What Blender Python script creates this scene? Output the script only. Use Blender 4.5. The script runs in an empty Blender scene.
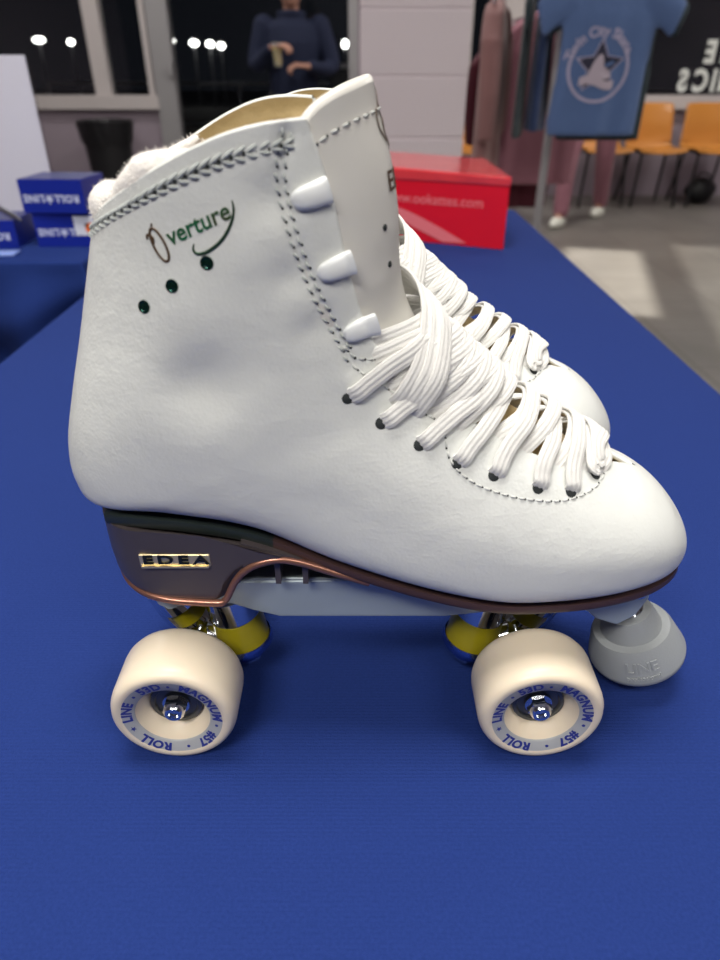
import bpy, bmesh, math, random
import numpy as np
from mathutils import Vector, Matrix
from mathutils.bvhtree import BVHTree
random.seed(7)
SC = bpy.context.scene
COL = SC.collection
R = math.radians
TOP = 0.75            # height of the table top above the floor

# ------------------------------------------------------------------ materials
def mat(name, color, rough=0.5, metal=0.0, bump=None, spec=0.5, coat=0.0, sheen=0.0, trans=0.0, emit=None, emit_s=0.0,
        vary=None, ior=1.45, sss=0.0, coords='Object'):
    m = bpy.data.materials.new(name); m.use_nodes = True
    nt = m.node_tree; b = nt.nodes['Principled BSDF']
    b.inputs['Base Color'].default_value = (*color, 1)
    b.inputs['Roughness'].default_value = rough
    b.inputs['Metallic'].default_value = metal
    b.inputs['Specular IOR Level'].default_value = spec
    b.inputs['Coat Weight'].default_value = coat
    b.inputs['Sheen Weight'].default_value = sheen
    b.inputs['Transmission Weight'].default_value = trans
    b.inputs['IOR'].default_value = ior
    if sss:
        b.inputs['Subsurface Weight'].default_value = sss
        b.inputs['Subsurface Radius'].default_value = (0.004, 0.003, 0.002)
    if emit:
        b.inputs['Emission Color'].default_value = (*emit, 1)
        b.inputs['Emission Strength'].default_value = emit_s
    tc = nt.nodes.new('ShaderNodeTexCoord')
    if vary:      # (scale, other colour, detail)
        n = nt.nodes.new('ShaderNodeTexNoise'); n.inputs['Scale'].default_value = vary[0]; n.inputs['Detail'].default_value = vary[2]
        nt.links.new(tc.outputs[coords], n.inputs['Vector'])
        r = nt.nodes.new('ShaderNodeValToRGB')
        r.color_ramp.elements[0].position = 0.35; r.color_ramp.elements[1].position = 0.68
        r.color_ramp.elements[0].color = (*color, 1); r.color_ramp.elements[1].color = (*vary[1], 1)
        nt.links.new(n.outputs['Fac'], r.inputs['Fac']); nt.links.new(r.outputs['Color'], b.inputs['Base Color'])
    if bump:      # list of (type, scale, strength-distance)
        prev = None
        for (kind, sc, dist) in bump:
            if kind == 'noise':
                t = nt.nodes.new('ShaderNodeTexNoise'); t.inputs['Scale'].default_value = sc; t.inputs['Detail'].default_value = 4
                out = t.outputs['Fac']
            elif kind == 'voronoi':
                t = nt.nodes.new('ShaderNodeTexVoronoi'); t.inputs['Scale'].default_value = sc; out = t.outputs['Distance']
            elif kind in ('wavex', 'wavey', 'waved'):
                t = nt.nodes.new('ShaderNodeTexWave'); t.inputs['Scale'].default_value = sc
                t.bands_direction = {'wavex': 'X', 'wavey': 'Y', 'waved': 'DIAGONAL'}[kind]
                t.inputs['Distortion'].default_value = 0.3; out = t.outputs['Fac']
            nt.links.new(tc.outputs[coords], t.inputs['Vector'])
            bp = nt.nodes.new('ShaderNodeBump'); bp.inputs['Strength'].default_value = 1.0; bp.inputs['Distance'].default_value = dist
            nt.links.new(out, bp.inputs['Height'])
            if prev: nt.links.new(prev.outputs['Normal'], bp.inputs['Normal'])
            prev = bp
        nt.links.new(prev.outputs['Normal'], b.inputs['Normal'])
    return m

M = {}
M['leather'] = mat('white_leather', (.755, .770, .735), .40, bump=[('noise', 40, .0012), ('voronoi', 700, .00007), ('noise', 1300, .00005)], coat=.10)
M['tongue_leather'] = mat('tongue_leather', (.72, .70, .645), .38, bump=[('noise', 40, .0004), ('noise', 1200, .00003)], coat=.15)
M['gold_lining'] = mat('gold_lining', (.52, .38, .17), .55, bump=[('noise', 200, .0006)], sheen=.3)
M['peach_lining'] = mat('peach_lining', (.68, .48, .30), .7, bump=[('noise', 300, .0004)])
M['fleece'] = mat('white_fleece', (.90, .86, .80), .95, bump=[('noise', 900, .0005)], sheen=.4)
M['thread'] = mat('white_thread', (.62, .63, .60), .7)
M['thread_grey'] = mat('grey_thread', (.50, .53, .51), .7)
M['hole'] = mat('needle_hole', (.03, .035, .035), .9)
M['lace'] = mat('white_lace', (.76, .75, .715), .85, bump=[('noise', 1500, .0002)], sheen=.3)
M['hook'] = mat('white_hook', (.86, .88, .87), .28, coat=.3)
M['sole'] = mat('brown_sole', (.075, .04, .035), .38, bump=[('noise', 300, .0002)])
M['welt'] = mat('dark_welt', (.022, .030, .027), .4)
M['heel'] = mat('bronze_grey_heel', (.13, .108, .108), .38, metal=.5, bump=[('noise', 1500, .00004)])
M['copper'] = mat('copper_trim', (.42, .20, .14), .32, metal=.7)
M['gold'] = mat('gold_badge', (.95, .80, .48), .45, metal=.85)
M['black_badge'] = mat('black_badge', (.01, .012, .01), .25)
M['plate'] = mat('pale_grey_plate', (.43, .50, .53), .42, metal=.35)
M['chrome'] = mat('chrome', (.78, .80, .84), .10, metal=1)
M['blue_steel'] = mat('blue_steel', (.25, .34, .62), .22, metal=1)
M['steel_dark'] = mat('dark_steel', (.10, .11, .12), .3, metal=.9)
M['yellow'] = mat('yellow_urethane', (.36, .30, .010), .28, sss=.1)
M['wheel'] = mat('cream_urethane', (.82, .71, .55), .34, sss=.12, coat=.1)
M['wheel_ring'] = mat('grey_wheel_ring', (.42, .43, .44), .4)
M['blue_ink'] = mat('blue_ink', (.03, .045, .28), .5)
M['stopper'] = mat('grey_rubber', (.33, .35, .36), .5, bump=[('noise', 900, .0001)])
M['green_foil'] = mat('green_foil', (.03, .28, .12), .3, metal=.6, vary=(90, (.16, .13, .07), 2))
M['dark_foil'] = mat('dark_foil', (.05, .10, .06), .3, metal=.5)
M['brown_foil'] = mat('brown_foil', (.11, .065, .035), .35, metal=.3)
M['vent'] = mat('green_black_vent', (.015, .06, .045), .18, metal=.8)

def twill_cloth():
    m = mat('navy_twill', (.022, .048, .23), .9, sheen=.03, spec=.12)
    nt = m.node_tree; b = nt.nodes['Principled BSDF']
    b.inputs['Sheen Tint'].default_value = (.35, .45, 1, 1); b.inputs['Sheen Roughness'].default_value = .5
    tc = nt.nodes.new('ShaderNodeTexCoord')
    w = nt.nodes.new('ShaderNodeTexWave'); w.bands_direction = 'Y'; w.inputs['Scale'].default_value = 170; w.inputs['Distortion'].default_value = 1.2
    w.inputs['Detail Scale'].default_value = 3
    nt.links.new(tc.outputs['Object'], w.inputs['Vector'])
    n = nt.nodes.new('ShaderNodeTexNoise'); n.inputs['Scale'].default_value = 1500
    nt.links.new(tc.outputs['Object'], n.inputs['Vector'])
    b1 = nt.nodes.new('ShaderNodeBump'); b1.inputs['Strength'].default_value = .6; b1.inputs['Distance'].default_value = .00014
    b2 = nt.nodes.new('ShaderNodeBump'); b2.inputs['Strength'].default_value = .5; b2.inputs['Distance'].default_value = .0006
    nt.links.new(w.outputs['Fac'], b1.inputs['Height']); nt.links.new(n.outputs['Fac'], b2.inputs['Height'])
    nt.links.new(b1.outputs['Normal'], b2.inputs['Normal']); nt.links.new(b2.outputs['Normal'], b.inputs['Normal'])
    # woven colour: thread to thread variation and a few pale specks of lint
    n2 = nt.nodes.new('ShaderNodeTexNoise'); n2.inputs['Scale'].default_value = 700; n2.inputs['Detail'].default_value = 5
    nt.links.new(tc.outputs['Object'], n2.inputs['Vector'])
    r = nt.nodes.new('ShaderNodeValToRGB')
    r.color_ramp.elements[0].position = .3; r.color_ramp.elements[0].color = (.0125, .031, .155, 1)
    r.color_ramp.elements[1].position = .7; r.color_ramp.elements[1].color = (.018, .040, .19, 1)
    nt.links.new(n2.outputs['Fac'], r.inputs['Fac'])
    nt.links.new(r.outputs['Color'], b.inputs['Base Color'])
    return m
M['cloth'] = twill_cloth()

# ------------------------------------------------------------------ mesh helper
class MB:
    def __init__(s): s.v = []; s.f = []; s.m = []
    def add(s, vs, fs, mi=0):
        o = len(s.v); s.v += [tuple(p) for p in vs]
        for f in fs: s.f.append(tuple(o + i for i in f)); s.m.append(mi)
    def box(s, x0, x1, y0, y1, z0, z1, mi=0, mtx=None):
        vs = [Vector((x, y, z)) for x in (x0, x1) for y in (y0, y1) for z in (z0, z1)]
        if mtx: vs = [mtx @ p for p in vs]
        s.add(vs, [(0, 1, 3, 2), (4, 6, 7, 5), (0, 4, 5, 1), (2, 3, 7, 6), (0, 2, 6, 4), (1, 5, 7, 3)], mi)
    def rbox(s, x0, x1, y0, y1, z0, z1, r, mi=0, mtx=None, seg=3):
        bm = bmesh.new(); bmesh.ops.create_cube(bm, size=1)
        for p in bm.verts: p.co = Vector(((x0+x1)/2+p.co.x*(x1-x0), (y0+y1)/2+p.co.y*(y1-y0), (z0+z1)/2+p.co.z*(z1-z0)))
        bmesh.ops.bevel(bm, geom=bm.edges[:], offset=r, segments=seg, profile=.5, affect='EDGES')
        if mtx: bm.transform(mtx)
        bm.verts.index_update()
        s.add([p.co for p in bm.verts], [[q.index for q in f.verts] for f in bm.faces], mi); bm.free()
    def grid(s, P, closed_u=False, closed_v=False, mi=0, flip=False):
        # P[i][j] points
        n, m = len(P), len(P[0]); vs = [p for row in P for p in row]; fs = []
        for i in range(n if closed_u else n - 1):
            for j in range(m if closed_v else m - 1):
                a, b, c, d = i*m+j, ((i+1) % n)*m+j, ((i+1) % n)*m+(j+1) % m, i*m+(j+1) % m
                fs.append((a, d, c, b) if flip else (a, b, c, d))
        s.add(vs, fs, mi)
    def lathe(s, prof, mtx=None, n=64, mi=0, cap0=False, cap1=False, mis=None):
        # prof: (axial, radius); axis = local z
        o = len(s.v)
        for (z, r) in prof:
            for k in range(n):
                a = 2*math.pi*k/n; p = Vector((r*math.cos(a), r*math.sin(a), z)); s.v.append(tuple(mtx @ p if mtx else p))
        for i in range(len(prof)-1):
            for k in range(n):
                s.f.append((o+i*n+k, o+i*n+(k+1) % n, o+(i+1)*n+(k+1) % n, o+(i+1)*n+k)); s.m.append(mis[i] if mis else mi)
        if cap0: s.f.append(tuple(o+k for k in range(n))[::-1]); s.m.append(mis[0] if mis else mi)
        if cap1: s.f.append(tuple(o+(len(prof)-1)*n+k for k in range(n))); s.m.append(mis[-1] if mis else mi)
    def tube(s, pts, rad, n=10, mi=0, flat=1.0, up=None, cap=True, ribs=0):
        # tapered tube through pts; rad number or list; flat = thickness / width with `up` normals
        pts = [Vector(p) for p in pts]; k = len(pts)
        rad = [rad]*k if not hasattr(rad, '__len__') else rad
        rows = []; ref = None
        for i in range(k):
            t = (pts[min(i+1, k-1)] - pts[max(i-1, 0)])
            t = t.normalized() if t.length > 1e-9 else Vector((0, 0, 1))
            if up is not None: nrm = Vector(up[i])
            else:
                nrm = ref if ref is not None else (Vector((0, 0, 1)) if abs(t.z) < .9 else Vector((1, 0, 0)))
            nrm = (nrm - t*nrm.dot(t)); nrm = nrm.normalized() if nrm.length > 1e-6 else t.orthogonal().normalized()
            ref = nrm; side = t.cross(nrm)
            rows.append([pts[i] + side*(rad[i]*math.cos(a)) + nrm*(rad[i]*flat*math.copysign(abs(math.sin(a))**(.6 if ribs else 1), math.sin(a))*(1+ribs*3*(.5-.5*math.cos(math.pi*j/2)))) for j, a in ((j, 2*math.pi*j/n) for j in range(n))])
        o = len(s.v); s.grid(rows, closed_v=True, mi=mi)
        if cap:
            s.f.append(tuple(o+j for j in range(n))); s.m.append(mi)
            s.f.append(tuple(o+(k-1)*n+j for j in range(n))[::-1]); s.m.append(mi)
    def ellipsoid(s, c, r, mtx=None, mi=0, n=16, m=10):
        rows = []
        for i in range(m+1):
            ph = math.pi*i/m
            row = []
            for j in range(n):
                a = 2*math.pi*j/n
                p = Vector((r[0]*math.sin(ph)*math.cos(a), r[1]*math.sin(ph)*math.sin(a), r[2]*math.cos(ph)))
                if mtx: p = mtx @ p
                row.append(p + Vector(c))
            rows.append(row)
        s.grid(rows, closed_v=True, mi=mi, flip=True)
    def prism(s, poly, fn0, fn1, mi=0, mside=None):
        # poly list of 2D, fn maps (u,v)->3D for both faces
        n = len(poly); o = len(s.v)
        s.v += [tuple(fn0(*p)) for p in poly] + [tuple(fn1(*p)) for p in poly]
        s.f.append(tuple(o+i for i in range(n))[::-1]); s.m.append(mi)
        s.f.append(tuple(o+n+i for i in range(n))); s.m.append(mi)
        for i in range(n):
            s.f.append((o+i, o+(i+1) % n, o+n+(i+1) % n, o+n+i)); s.m.append(mi if mside is None else mside)
    def text(s, body, fn, size=1.0, mi=0, align='CENTER', shear=0.0, bold=0.0, depth=0.0, spacing=1.0, fine=False):
        # fn maps (x, y, z) of the lettering to 3D
        c = bpy.data.curves.new('tmp_text', 'FONT'); c.body = body; c.size = size; c.align_x = align
        c.align_y = 'CENTER'; c.shear = shear; c.offset = bold; c.extrude = depth; c.resolution_u = 3; c.space_character = spacing
        o = bpy.data.objects.new('tmp_text', c); COL.objects.link(o)
        dg = bpy.context.evaluated_depsgraph_get(); me = bpy.data.meshes.new_from_object(o.evaluated_get(dg))
        bm = bmesh.new(); bm.from_mesh(me)
        if fine:
            bmesh.ops.triangulate(bm, faces=bm.faces[:])
            for _ in range(2):
                L = [e for e in bm.edges if e.calc_length() > fine]
                if L: bmesh.ops.subdivide_edges(bm, edges=L, cuts=1); bmesh.ops.triangulate(bm, faces=bm.faces[:])
        bm.verts.index_update()
        s.add([fn(*p.co) for p in bm.verts], [[q.index for q in f.verts] for f in bm.faces], mi)
        bm.free(); bpy.data.objects.remove(o); bpy.data.curves.remove(c); bpy.data.meshes.remove(me)
    def build(s, name, mats, parent=None, smooth=True, merge=0.0, recalc=True, auto=None):
        me = bpy.data.meshes.new(name); me.from_pydata([tuple(p) for p in s.v], [], s.f)
        mats = mats if isinstance(mats, (list, tuple)) else [mats]
        for q in mats: me.materials.append(q)
        me.polygons.foreach_set('material_index', s.m)
        bm = bmesh.new(); bm.from_mesh(me)
        if merge: bmesh.ops.remove_doubles(bm, verts=bm.verts[:], dist=merge)
        if recalc: bmesh.ops.recalc_face_normals(bm, faces=bm.faces[:])
        bm.to_mesh(me); bm.free()
        if smooth:
            me.polygons.foreach_set('use_smooth', [True]*len(me.polygons))
            me.set_sharp_from_angle(angle=R(auto if auto else 40))
        o = bpy.data.objects.new(name, me); COL.objects.link(o)
        if parent: o.parent = parent
        return o

def tag(o, label=None, cat=None, group=None, kind=None):
    if label: o['label'] = label
    if cat: o['category'] = cat
    if group: o['group'] = group
    if kind: o['kind'] = kind
    return o
def empty(name, loc, rz=0, **k):
    o = bpy.data.objects.new(name, None); COL.objects.link(o); o.location = loc; o.rotation_euler = (0, 0, rz); o.empty_display_size = .05
    return tag(o, **k)
def copy_tree(o, parent=None):
    c = o.copy(); COL.objects.link(c); c.parent = parent
    for ch in [q for q in o.children]: copy_tree(ch, c)
    return c
def frame(origin, zaxis, xhint=(1, 0, 0)):
    z = Vector(zaxis).normalized(); x = Vector(xhint); x = (x - z*x.dot(z)).normalized(); y = z.cross(x)
    return Matrix.Translation(Vector(origin)) @ Matrix((x, y, z)).transposed().to_4x4()

# ================================================================== the boot surface
# rib: front point (x,z), back point (x,z), half width, upper exponent, lower exponent, slot half angle (deg), widest place
RIBS = [
 ((.0052,.2675),(-.0945,.2325),.0310,1.00,1.00,55,.50),
 ((.0108,.2490),(-.1010,.2130),.0315,1.00,1.00,51,.50),
 ((.0135,.2320),(-.1085,.1900),.0330,1.00,1.00,46,.48),
 ((.0145,.2160),(-.1165,.1660),.0350,1.00, .95,40,.47),
 ((.0190,.2030),(-.1225,.1450),.0360,1.05, .90,37,.46),
 ((.0270,.1920),(-.1225,.1290),.0360,1.05, .80,37,.45),
 ((.0370,.1810),(-.1150,.1190),.0355,1.05, .70,37,.44),
 ((.0470,.1730),(-.0880,.1180),.0350,1.05, .60,37,.43),
 ((.0570,.1660),(-.0500,.1115),.0350,1.05, .55,37,.42),
 ((.0700,.1585),(-.0130,.0955),.0370,1.05, .50,37,.40),
 ((.0835,.1505),(.0250,.0835),.0405,1.05, .50,35,.38),
 ((.0970,.1425),(.0580,.0775),.0425,1.05, .50,28,.38),
 ((.1090,.1345),(.0850,.0775),.0420,1.00, .55,9,.40),
 ((.1215,.1285),(.1070,.0785),.0390,1.00, .60,0,.42),
 ((.1325,.1205),(.1255,.0795),.0330,1.00, .70,0,.44),
 ((.1415,.1105),(.1385,.0805),.0240,1.00, .80,0,.46),
 ((.1472,.1010),(.1465,.0835),.0135,1.00, .90,0,.50),
 ((.1497,.0925),(.1497,.0895),.0020,1.00,1.00,0,.50),
]
_K = np.array([[a[0], a[1], b[0], b[1], w, u, l, th, sm] for (a, b, w, u, l, th, sm) in RIBS])
TEND = len(RIBS)-1.0
def rib(t):
    if t < 0: return _K[0] + (_K[0]-_K[1])*(-t)*np.array([.6, 1, 1, 1, .5, 0, 0, 0, 0])
    i = min(int(t), len(_K)-2); f = t-i
    p0 = _K[max(i-1, 0)]; p1 = _K[i]; p2 = _K[i+1]; p3 = _K[min(i+2, len(_K)-1)]
    v = .5*((2*p1)+(p2-p0)*f+(2*p0-5*p1+4*p2-p3)*f*f+(-p0+3*p1-3*p2+p3)*f**3)
    v[7] = p1[7]+(p2[7]-p1[7])*f
    return v
def S(t, th, off=0.0):
    """point of the boot's outside at rib t and angle th (0 = instep centre, pi = back or sole centre; th < 0 is the near side)"""
    def q(t, th):
        k = rib(t); c = math.cos(th); sn = math.sin(th); sm = k[8]
        if c >= 0: e = k[5]; s = sm+(1-sm)*c**e
        else: e = k[6]; s = sm-sm*(-c)**e
        y = k[4]*abs(sn)**e*(1 if sn >= 0 else -1)
        return Vector((k[2]+(k[0]-k[2])*s, y, k[3]+(k[1]-k[3])*s))
    p = q(t, th)
    if off:
        d = 1e-3; a = q(t, th+d)-q(t, th-d); tt = min(max(t, .02), TEND-.02); b = q(tt+.02, th)-q(tt-.02, th)
        n = a.cross(b)
        if n.length < 1e-12: return p
        n.normalize()
        ctr = Vector(((rib(t)[0]+rib(t)[2])/2, 0, (rib(t)[1]+rib(t)[3])/2))
        if n.dot(p-ctr) < 0: n = -n
        p = p+n*off
    return p
def normal(t, th): return (S(t, th, .001)-S(t, th)).normalized()
def slot(t): return R(max(rib(t)[7], 0))

SEAM = [(-.0222, .2600), (-.0237, .2564), (-.0248, .2483), (-.0238, .2397), (-.0215, .2308), (-.0193, .2231), (-.0164, .2150), (-.0127, .2067), (-.0086, .1980), (-.0052, .1915), (-.0028, .1852)]  # double seam (x, z)

def tstart(th):
    # the collar: far side stands a little higher, the back dips
    g = math.sin(th)**2*(1 if abs(th) > math.pi/2 else math.sin(th)**2)
    return -.46*g - (.34*math.sin(th)**2 if th > 0 else 0)

DENTS = [(-.0570, .1810, .0046, .0135), (-.0420, .1900, .0015, .016), (-.0285, .2420, .0018, .007), (-.0230, .2180, .0014, .006), (-.0160, .2000, .0018, .007), (-.0360, .2280, -.0008, .010)]   # soft hollows of the ankle
def boot_upper():
    NT, NA = 230, 170; out = []; inn = []
    for i in range(NT+1):
        f = i/NT; ro = []; ri = []
        t0 = f*TEND
        for j in range(NA+1):
            s0 = slot(t0); q = j/NA; th = s0+(2*math.pi-2*s0)*q
            ths = th if th <= math.pi else th-2*math.pi
            t = tstart(ths)*(1-min(f*TEND/3, 1))**2 + f*TEND
            p = S(t, ths); g = 0
            # seam pucker
            if abs(p.y) > .012 and p.z > .14:
                d = min(seg_d(p.x, p.z, SEAM[a], SEAM[a+1]) for a in range(len(SEAM)-1))
                g = math.exp(-(d/.0018)**2)*.0011 - math.exp(-((d-.006)/.005)**2)*.0005
                for (dx_, dz_, dp, rr) in DENTS: g += dp*math.exp(-((p.x-dx_)**2+(p.z-dz_)**2)/rr**2)
                p.y -= g*(1 if p.y > 0 else -1)
            ro.append(p); th_ = .0026 if f > .01 else .0018
            q_ = S(min(t+.0, TEND), ths, -th_) if t < 14.5 else p
            if t < 14.5: q_.y -= g*(1 if q_.y > 0 else -1)
            ri.append(q_)
        out.append(ro); inn.append(ri)
    return out, inn
def seg_d(x, z, a, b):
    ax, az = a; bx, bz = b; dx, dz = bx-ax, bz-az
    u = max(0, min(1, ((x-ax)*dx+(z-az)*dz)/(dx*dx+dz*dz))); return math.hypot(x-ax-u*dx, z-az-u*dz)

OUT, INN = boot_upper()
_b = MB(); _b.grid(OUT)
BVH = BVHTree.FromPolygons([tuple(p) for p in _b.v], _b.f)
def side(x, z, sgn=-1, off=.0003):
    """point on the boot's side wall at (x, z) seen square on from that side, lifted by off"""
    h = BVH.ray_cast(Vector((x, sgn*.2, z)), Vector((0, -sgn, 0)))
    if h[0] is None: return Vector((x, 0, z)), Vector((0, sgn, 0))
    n = h[1]
    if n.y*sgn < 0: n = -n
    return h[0]+n*off, n
# ------------------------------------------------------------------ skate
def resample(poly, step):
    out = []; carry = 0.0
    for a, b in zip(poly[:-1], poly[1:]):
        L = math.dist(a, b)
        d = carry
        while d < L:
            u = d/L; out.append((tuple(a[k]+(b[k]-a[k])*u for k in range(len(a))), tuple((b[k]-a[k])/L for k in range(len(a))))); d += step
        carry = d-L
    return out
def smooth_poly(pts, n=6):
    P = [np.array(p, float) for p in pts]; out = []
    for i in range(len(P)-1):
        p0, p1, p2, p3 = P[max(i-1, 0)], P[i], P[i+1], P[min(i+2, len(P)-1)]
        for k in range(n):
            f = k/n; out.append(tuple(.5*((2*p1)+(p2-p0)*f+(2*p0-5*p1+4*p2-p3)*f*f+(-p0+3*p1-3*p2+p3)*f**3)))
    out.append(tuple(P[-1])); return out

def stitches(mb, poly, step, length, rad, mi_thread, mi_hole, sgn=-1, surf=None, shift=0.0, tilt=0.0):
    """a row of stitches along a line on the boot's side: a thread bar and a needle hole at each end"""
    surf = surf or (lambda x, z, off: side(x, z, sgn, off))
    for (x, z), (dx, dz) in resample(smooth_poly(poly), step):
        nx, nz = -dz, dx
        x += nx*shift; z += nz*shift
        ct, st = math.cos(tilt), math.sin(tilt); ex, ez = dx*ct-dz*st, dx*st+dz*ct
        pts = []; ups = []
        for u, o in ((-.5, -.0001), (-.25, .0004), (0, .00055), (.25, .0004), (.5, -.0001)):
            p, n = surf(x+ex*length*u, z+ez*length*u, o); pts.append(p); ups.append(n)
        mb.tube(pts, [rad*.6, rad, rad, rad, rad*.6], n=6, mi=mi_thread, up=ups, flat=.8)
        p, n = surf(x+ex*length*.55, z+ez*length*.55, .00012)
        mb.ellipsoid(p, (rad*1.15, rad*1.15, .0003), frame((0, 0, 0), n), mi=mi_hole, n=8, m=4)
# side-view positions (x, z) of the marks on the near side
COLLAR_Q = 0.30   # ribs below the rim where the collar seam runs
EYELETS_XZ = [(-.0053, .1777), (.0069, .1670), (.0214, .1584), (.0360, .1511), (.0511, .1463), (.0690, .1405), (.0829, .1378), (.0946, .1409), (.1018, .1450)]
VENTS = [(-.0735, .2080), (-.0625, .2155), (-.0498, .2232)]
HOOKS = [(-.0157, .2427), (-.0083, .2200), (.0001, .1980)]
SEAM = [(-.0222, .2600), (-.0237, .2564), (-.0248, .2483), (-.0238, .2397), (-.0215, .2308), (-.0193, .2231), (-.0164, .2150), (-.0127, .2067), (-.0086, .1980), (-.0052, .1915), (-.0028, .1852)]
PANEL_LINES = [[(-.0052, .1915), (-.0017, .1882), (.0035, .1870), (.0091, .1863)],
  [(-.0028, .1845), (.0090, .1796), (.0184, .1717), (.0260, .1676), (.0326, .1640)],
  [(.0327, .1647), (.0320, .1593), (.0335, .1530), (.0377, .1473), (.0457, .1420), (.0556, .1384), (.0655, .1361), (.0773, .1347), (.0869, .1352), (.0961, .1375), (.1023, .1411), (.1048, .1451)]]
PANEL_LINES = [PANEL_LINES[0]]+[[(x+.001, z-.004*min(1, max(0, (x+.003)/.012))) for x, z in ln] for ln in PANEL_LINES[1:]]
EYELETS_XZ = [(x+.0012, z-.0045) for x, z in EYELETS_XZ]
LOGO = (-.0622, .2303)
def invert(x, z, t0, t1, a0=3, a1=100):
    best = (9, 0, 0)
    for i in range(61):
        t = t0+(t1-t0)*i/60
        for j in range(98):
            a = a0+(a1-a0)*j/97; p = S(t, -R(a)); d = (p.x-x)**2+(p.z-z)**2
            if d < best[0]: best = (d, t, a)
    return best[1], best[2]
EYELETS = [invert(x, z, 3, 13) for x, z in EYELETS_XZ]

def make_boot(root):
    # upper: outside, inside, rims
    mb = MB(); mb.grid(OUT)
    for P in (OUT, INN): pass
    n = len(OUT); m = len(OUT[0])
    ni = int(n*13.9/TEND); mb.grid(INN[:ni], mi=1, flip=True)
    # rolled collar rim and slot edges
    def rim(o, i, k=4):
        rows = []
        for a, b in zip(o, i):
            c = (a+b)/2; h = (a-b)/2
            rows.append((a, b, c, h))
        return rows
    def bridge(o, i, up):
        rows = []
        for k in range(6):
            f = math.pi*k/5; row = []
            for a, b, u in zip(o, i, up):
                c = (a+b)/2; h = (a-b)/2
                row.append(c+h*math.cos(f)+u*(h.length*math.sin(f)))
            rows.append(row)
        mb.grid(rows, mi=0)
    upv = [(OUT[0][j]-OUT[1][j]).normalized() for j in range(m)]
    bridge(OUT[0], INN[0], upv)
    for j, j2 in ((0, 1), (m-1, m-2)):
        kk = int(n*12.9/TEND)
        o = [OUT[i][j] for i in range(kk)]; ii = [INN[i][j] for i in range(kk)]
        uu = [(OUT[i][j]-OUT[i][j2]) for i in range(kk)]; uu = [u.normalized() if u.length > 1e-7 else Vector((0, 0, 1)) for u in uu]
        bridge(o, ii, uu)
    for sg in (-1, 1):
        # double seam down the front of the quarter, to the corner of the lacing panel
        stitches(mb, SEAM, .0040, .0023, .00042, 2, 3, sg, shift=-.0014, tilt=R(20))
        stitches(mb, SEAM, .0040, .0023, .00042, 2, 3, sg, shift=.0014, tilt=R(20))
        for ln in PANEL_LINES: stitches(mb, ln, .0036, .0024, .00038, 4, 3, sg)
        # braided collar seam in two rows
        for (tq, til) in ((.28, .45), (.40, -.45)):
            ang = [R(a)*sg for a in np.linspace(68, 178, 60)]
            def cs(u, t, off):
                th = u; b = tstart(th if abs(th) <= math.pi else 0)
                tt = b+t; p = S(tt, th); nn = normal(tt, th); return p+nn*off, nn
            line = [(a, tq) for a in ang]
            acc = 0; last = None
            for a in np.linspace(58, 178, 400):
                p, nn = cs(R(a)*sg, tq, 0)
                if last is not None: acc += (p-last).length
                last = p
                if acc > .0037:
                    acc = 0; pts = []; ups = []
                    for u, o_ in ((-1, -.0001), (-.5, .0005), (0, .0007), (.5, .0005), (1, -.0001)):
                        p2, n2 = cs(R(a+u*2.3)*sg, tq+til*.12*u, o_); pts.append(p2); ups.append(n2)
                    mb.tube(pts, [.0003, .0005, .0006, .0005, .0003], n=6, mi=2, up=ups, flat=.7)
                    p2, n2 = cs(R(a+3.0)*sg, tq+til*.12, .00015)
                    mb.ellipsoid(p2, (.00065, .00065, .0003), frame((0, 0, 0), n2), mi=3, n=8, m=4)
    # eyelet holes
    for (t, a) in EYELETS:
        for sg in (-1, 1):
            p = S(t, R(a)*sg); nn = normal(t, R(a)*sg)
            mb.ellipsoid(p+nn*.0001, (.0024, .0024, .0005), frame((0, 0, 0), nn), mi=3, n=14, m=4)
    # foil name on the outer side, as a slanted hand-lettered word with a swoosh
    ang = R(23); ox, oz = LOGO
    def put(x, y, z=0):
        X = ox+x*math.cos(ang)-y*math.sin(ang); Z = oz+x*math.sin(ang)+y*math.cos(ang)
        return side(X, Z, -1, .00025+z)[0]
    mb.text('verture', put, size=.0076, mi=5, align='LEFT', shear=.12, bold=.00013, fine=.002, spacing=1.0)
    sw_s = 1.0
    def oput(x, y, z=0): return put(x*.78-.0034, y*.86-.0008)
    pts = [(.0042*math.cos(a)*.62, .0062*math.sin(a)) for a in np.linspace(R(110), R(470), 26)]
    for seg, r in ((pts, .00042), ([(-.0038, .0035), (-.0030, .0050), (-.0012, .0032), (-.0022, .0012)], .00038), ([(0, .0062), (.0012, .0078)], .0003)):
        q = [oput(*p) for p in smooth_poly(seg, 3)]; mb.tube(q, r, n=6, mi=7, flat=.4, up=[Vector((0, -1, 0))]*len(q))
    sw = smooth_poly([(.0065, -.0042), (.0054, -.0058), (.0062, -.0074), (.0095, -.0080), (.0150, -.0068), (.0195, -.0042), (.0228, -.0008), (.0240, .0026)], 8)
    q = [put(p[0]*sw_s+.0012, p[1]*sw_s-.0004) for p in sw]; k = len(q)
    mb.tube(q, [.00015+.00042*math.sin(math.pi*i/(k-1))**.7 for i in range(k)], n=6, mi=6, flat=.4, up=[Vector((0, -1, 0))]*k)
    up = mb.build('boot_upper', [M['leather'], M['gold_lining'], M['thread_grey'], M['hole'], M['thread'], M['green_foil'], M['dark_foil'], M['brown_foil']], root, auto=60)
    # vent holes with green-black metal
    for sg in (-1, 1):
        for (x, z) in VENTS:
            p, nn = side(x, z, sg, 0); v = MB(); f = frame(p, nn)
            v.lathe([(-.0004, .0024), (.0003, .0022), (.0003, .0018), (.0000, .0014), (.0002, .0007), (.0003, .0001)], f, n=20, cap1=True)
            v.build('vent_eyelet', M['vent'], up)
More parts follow.
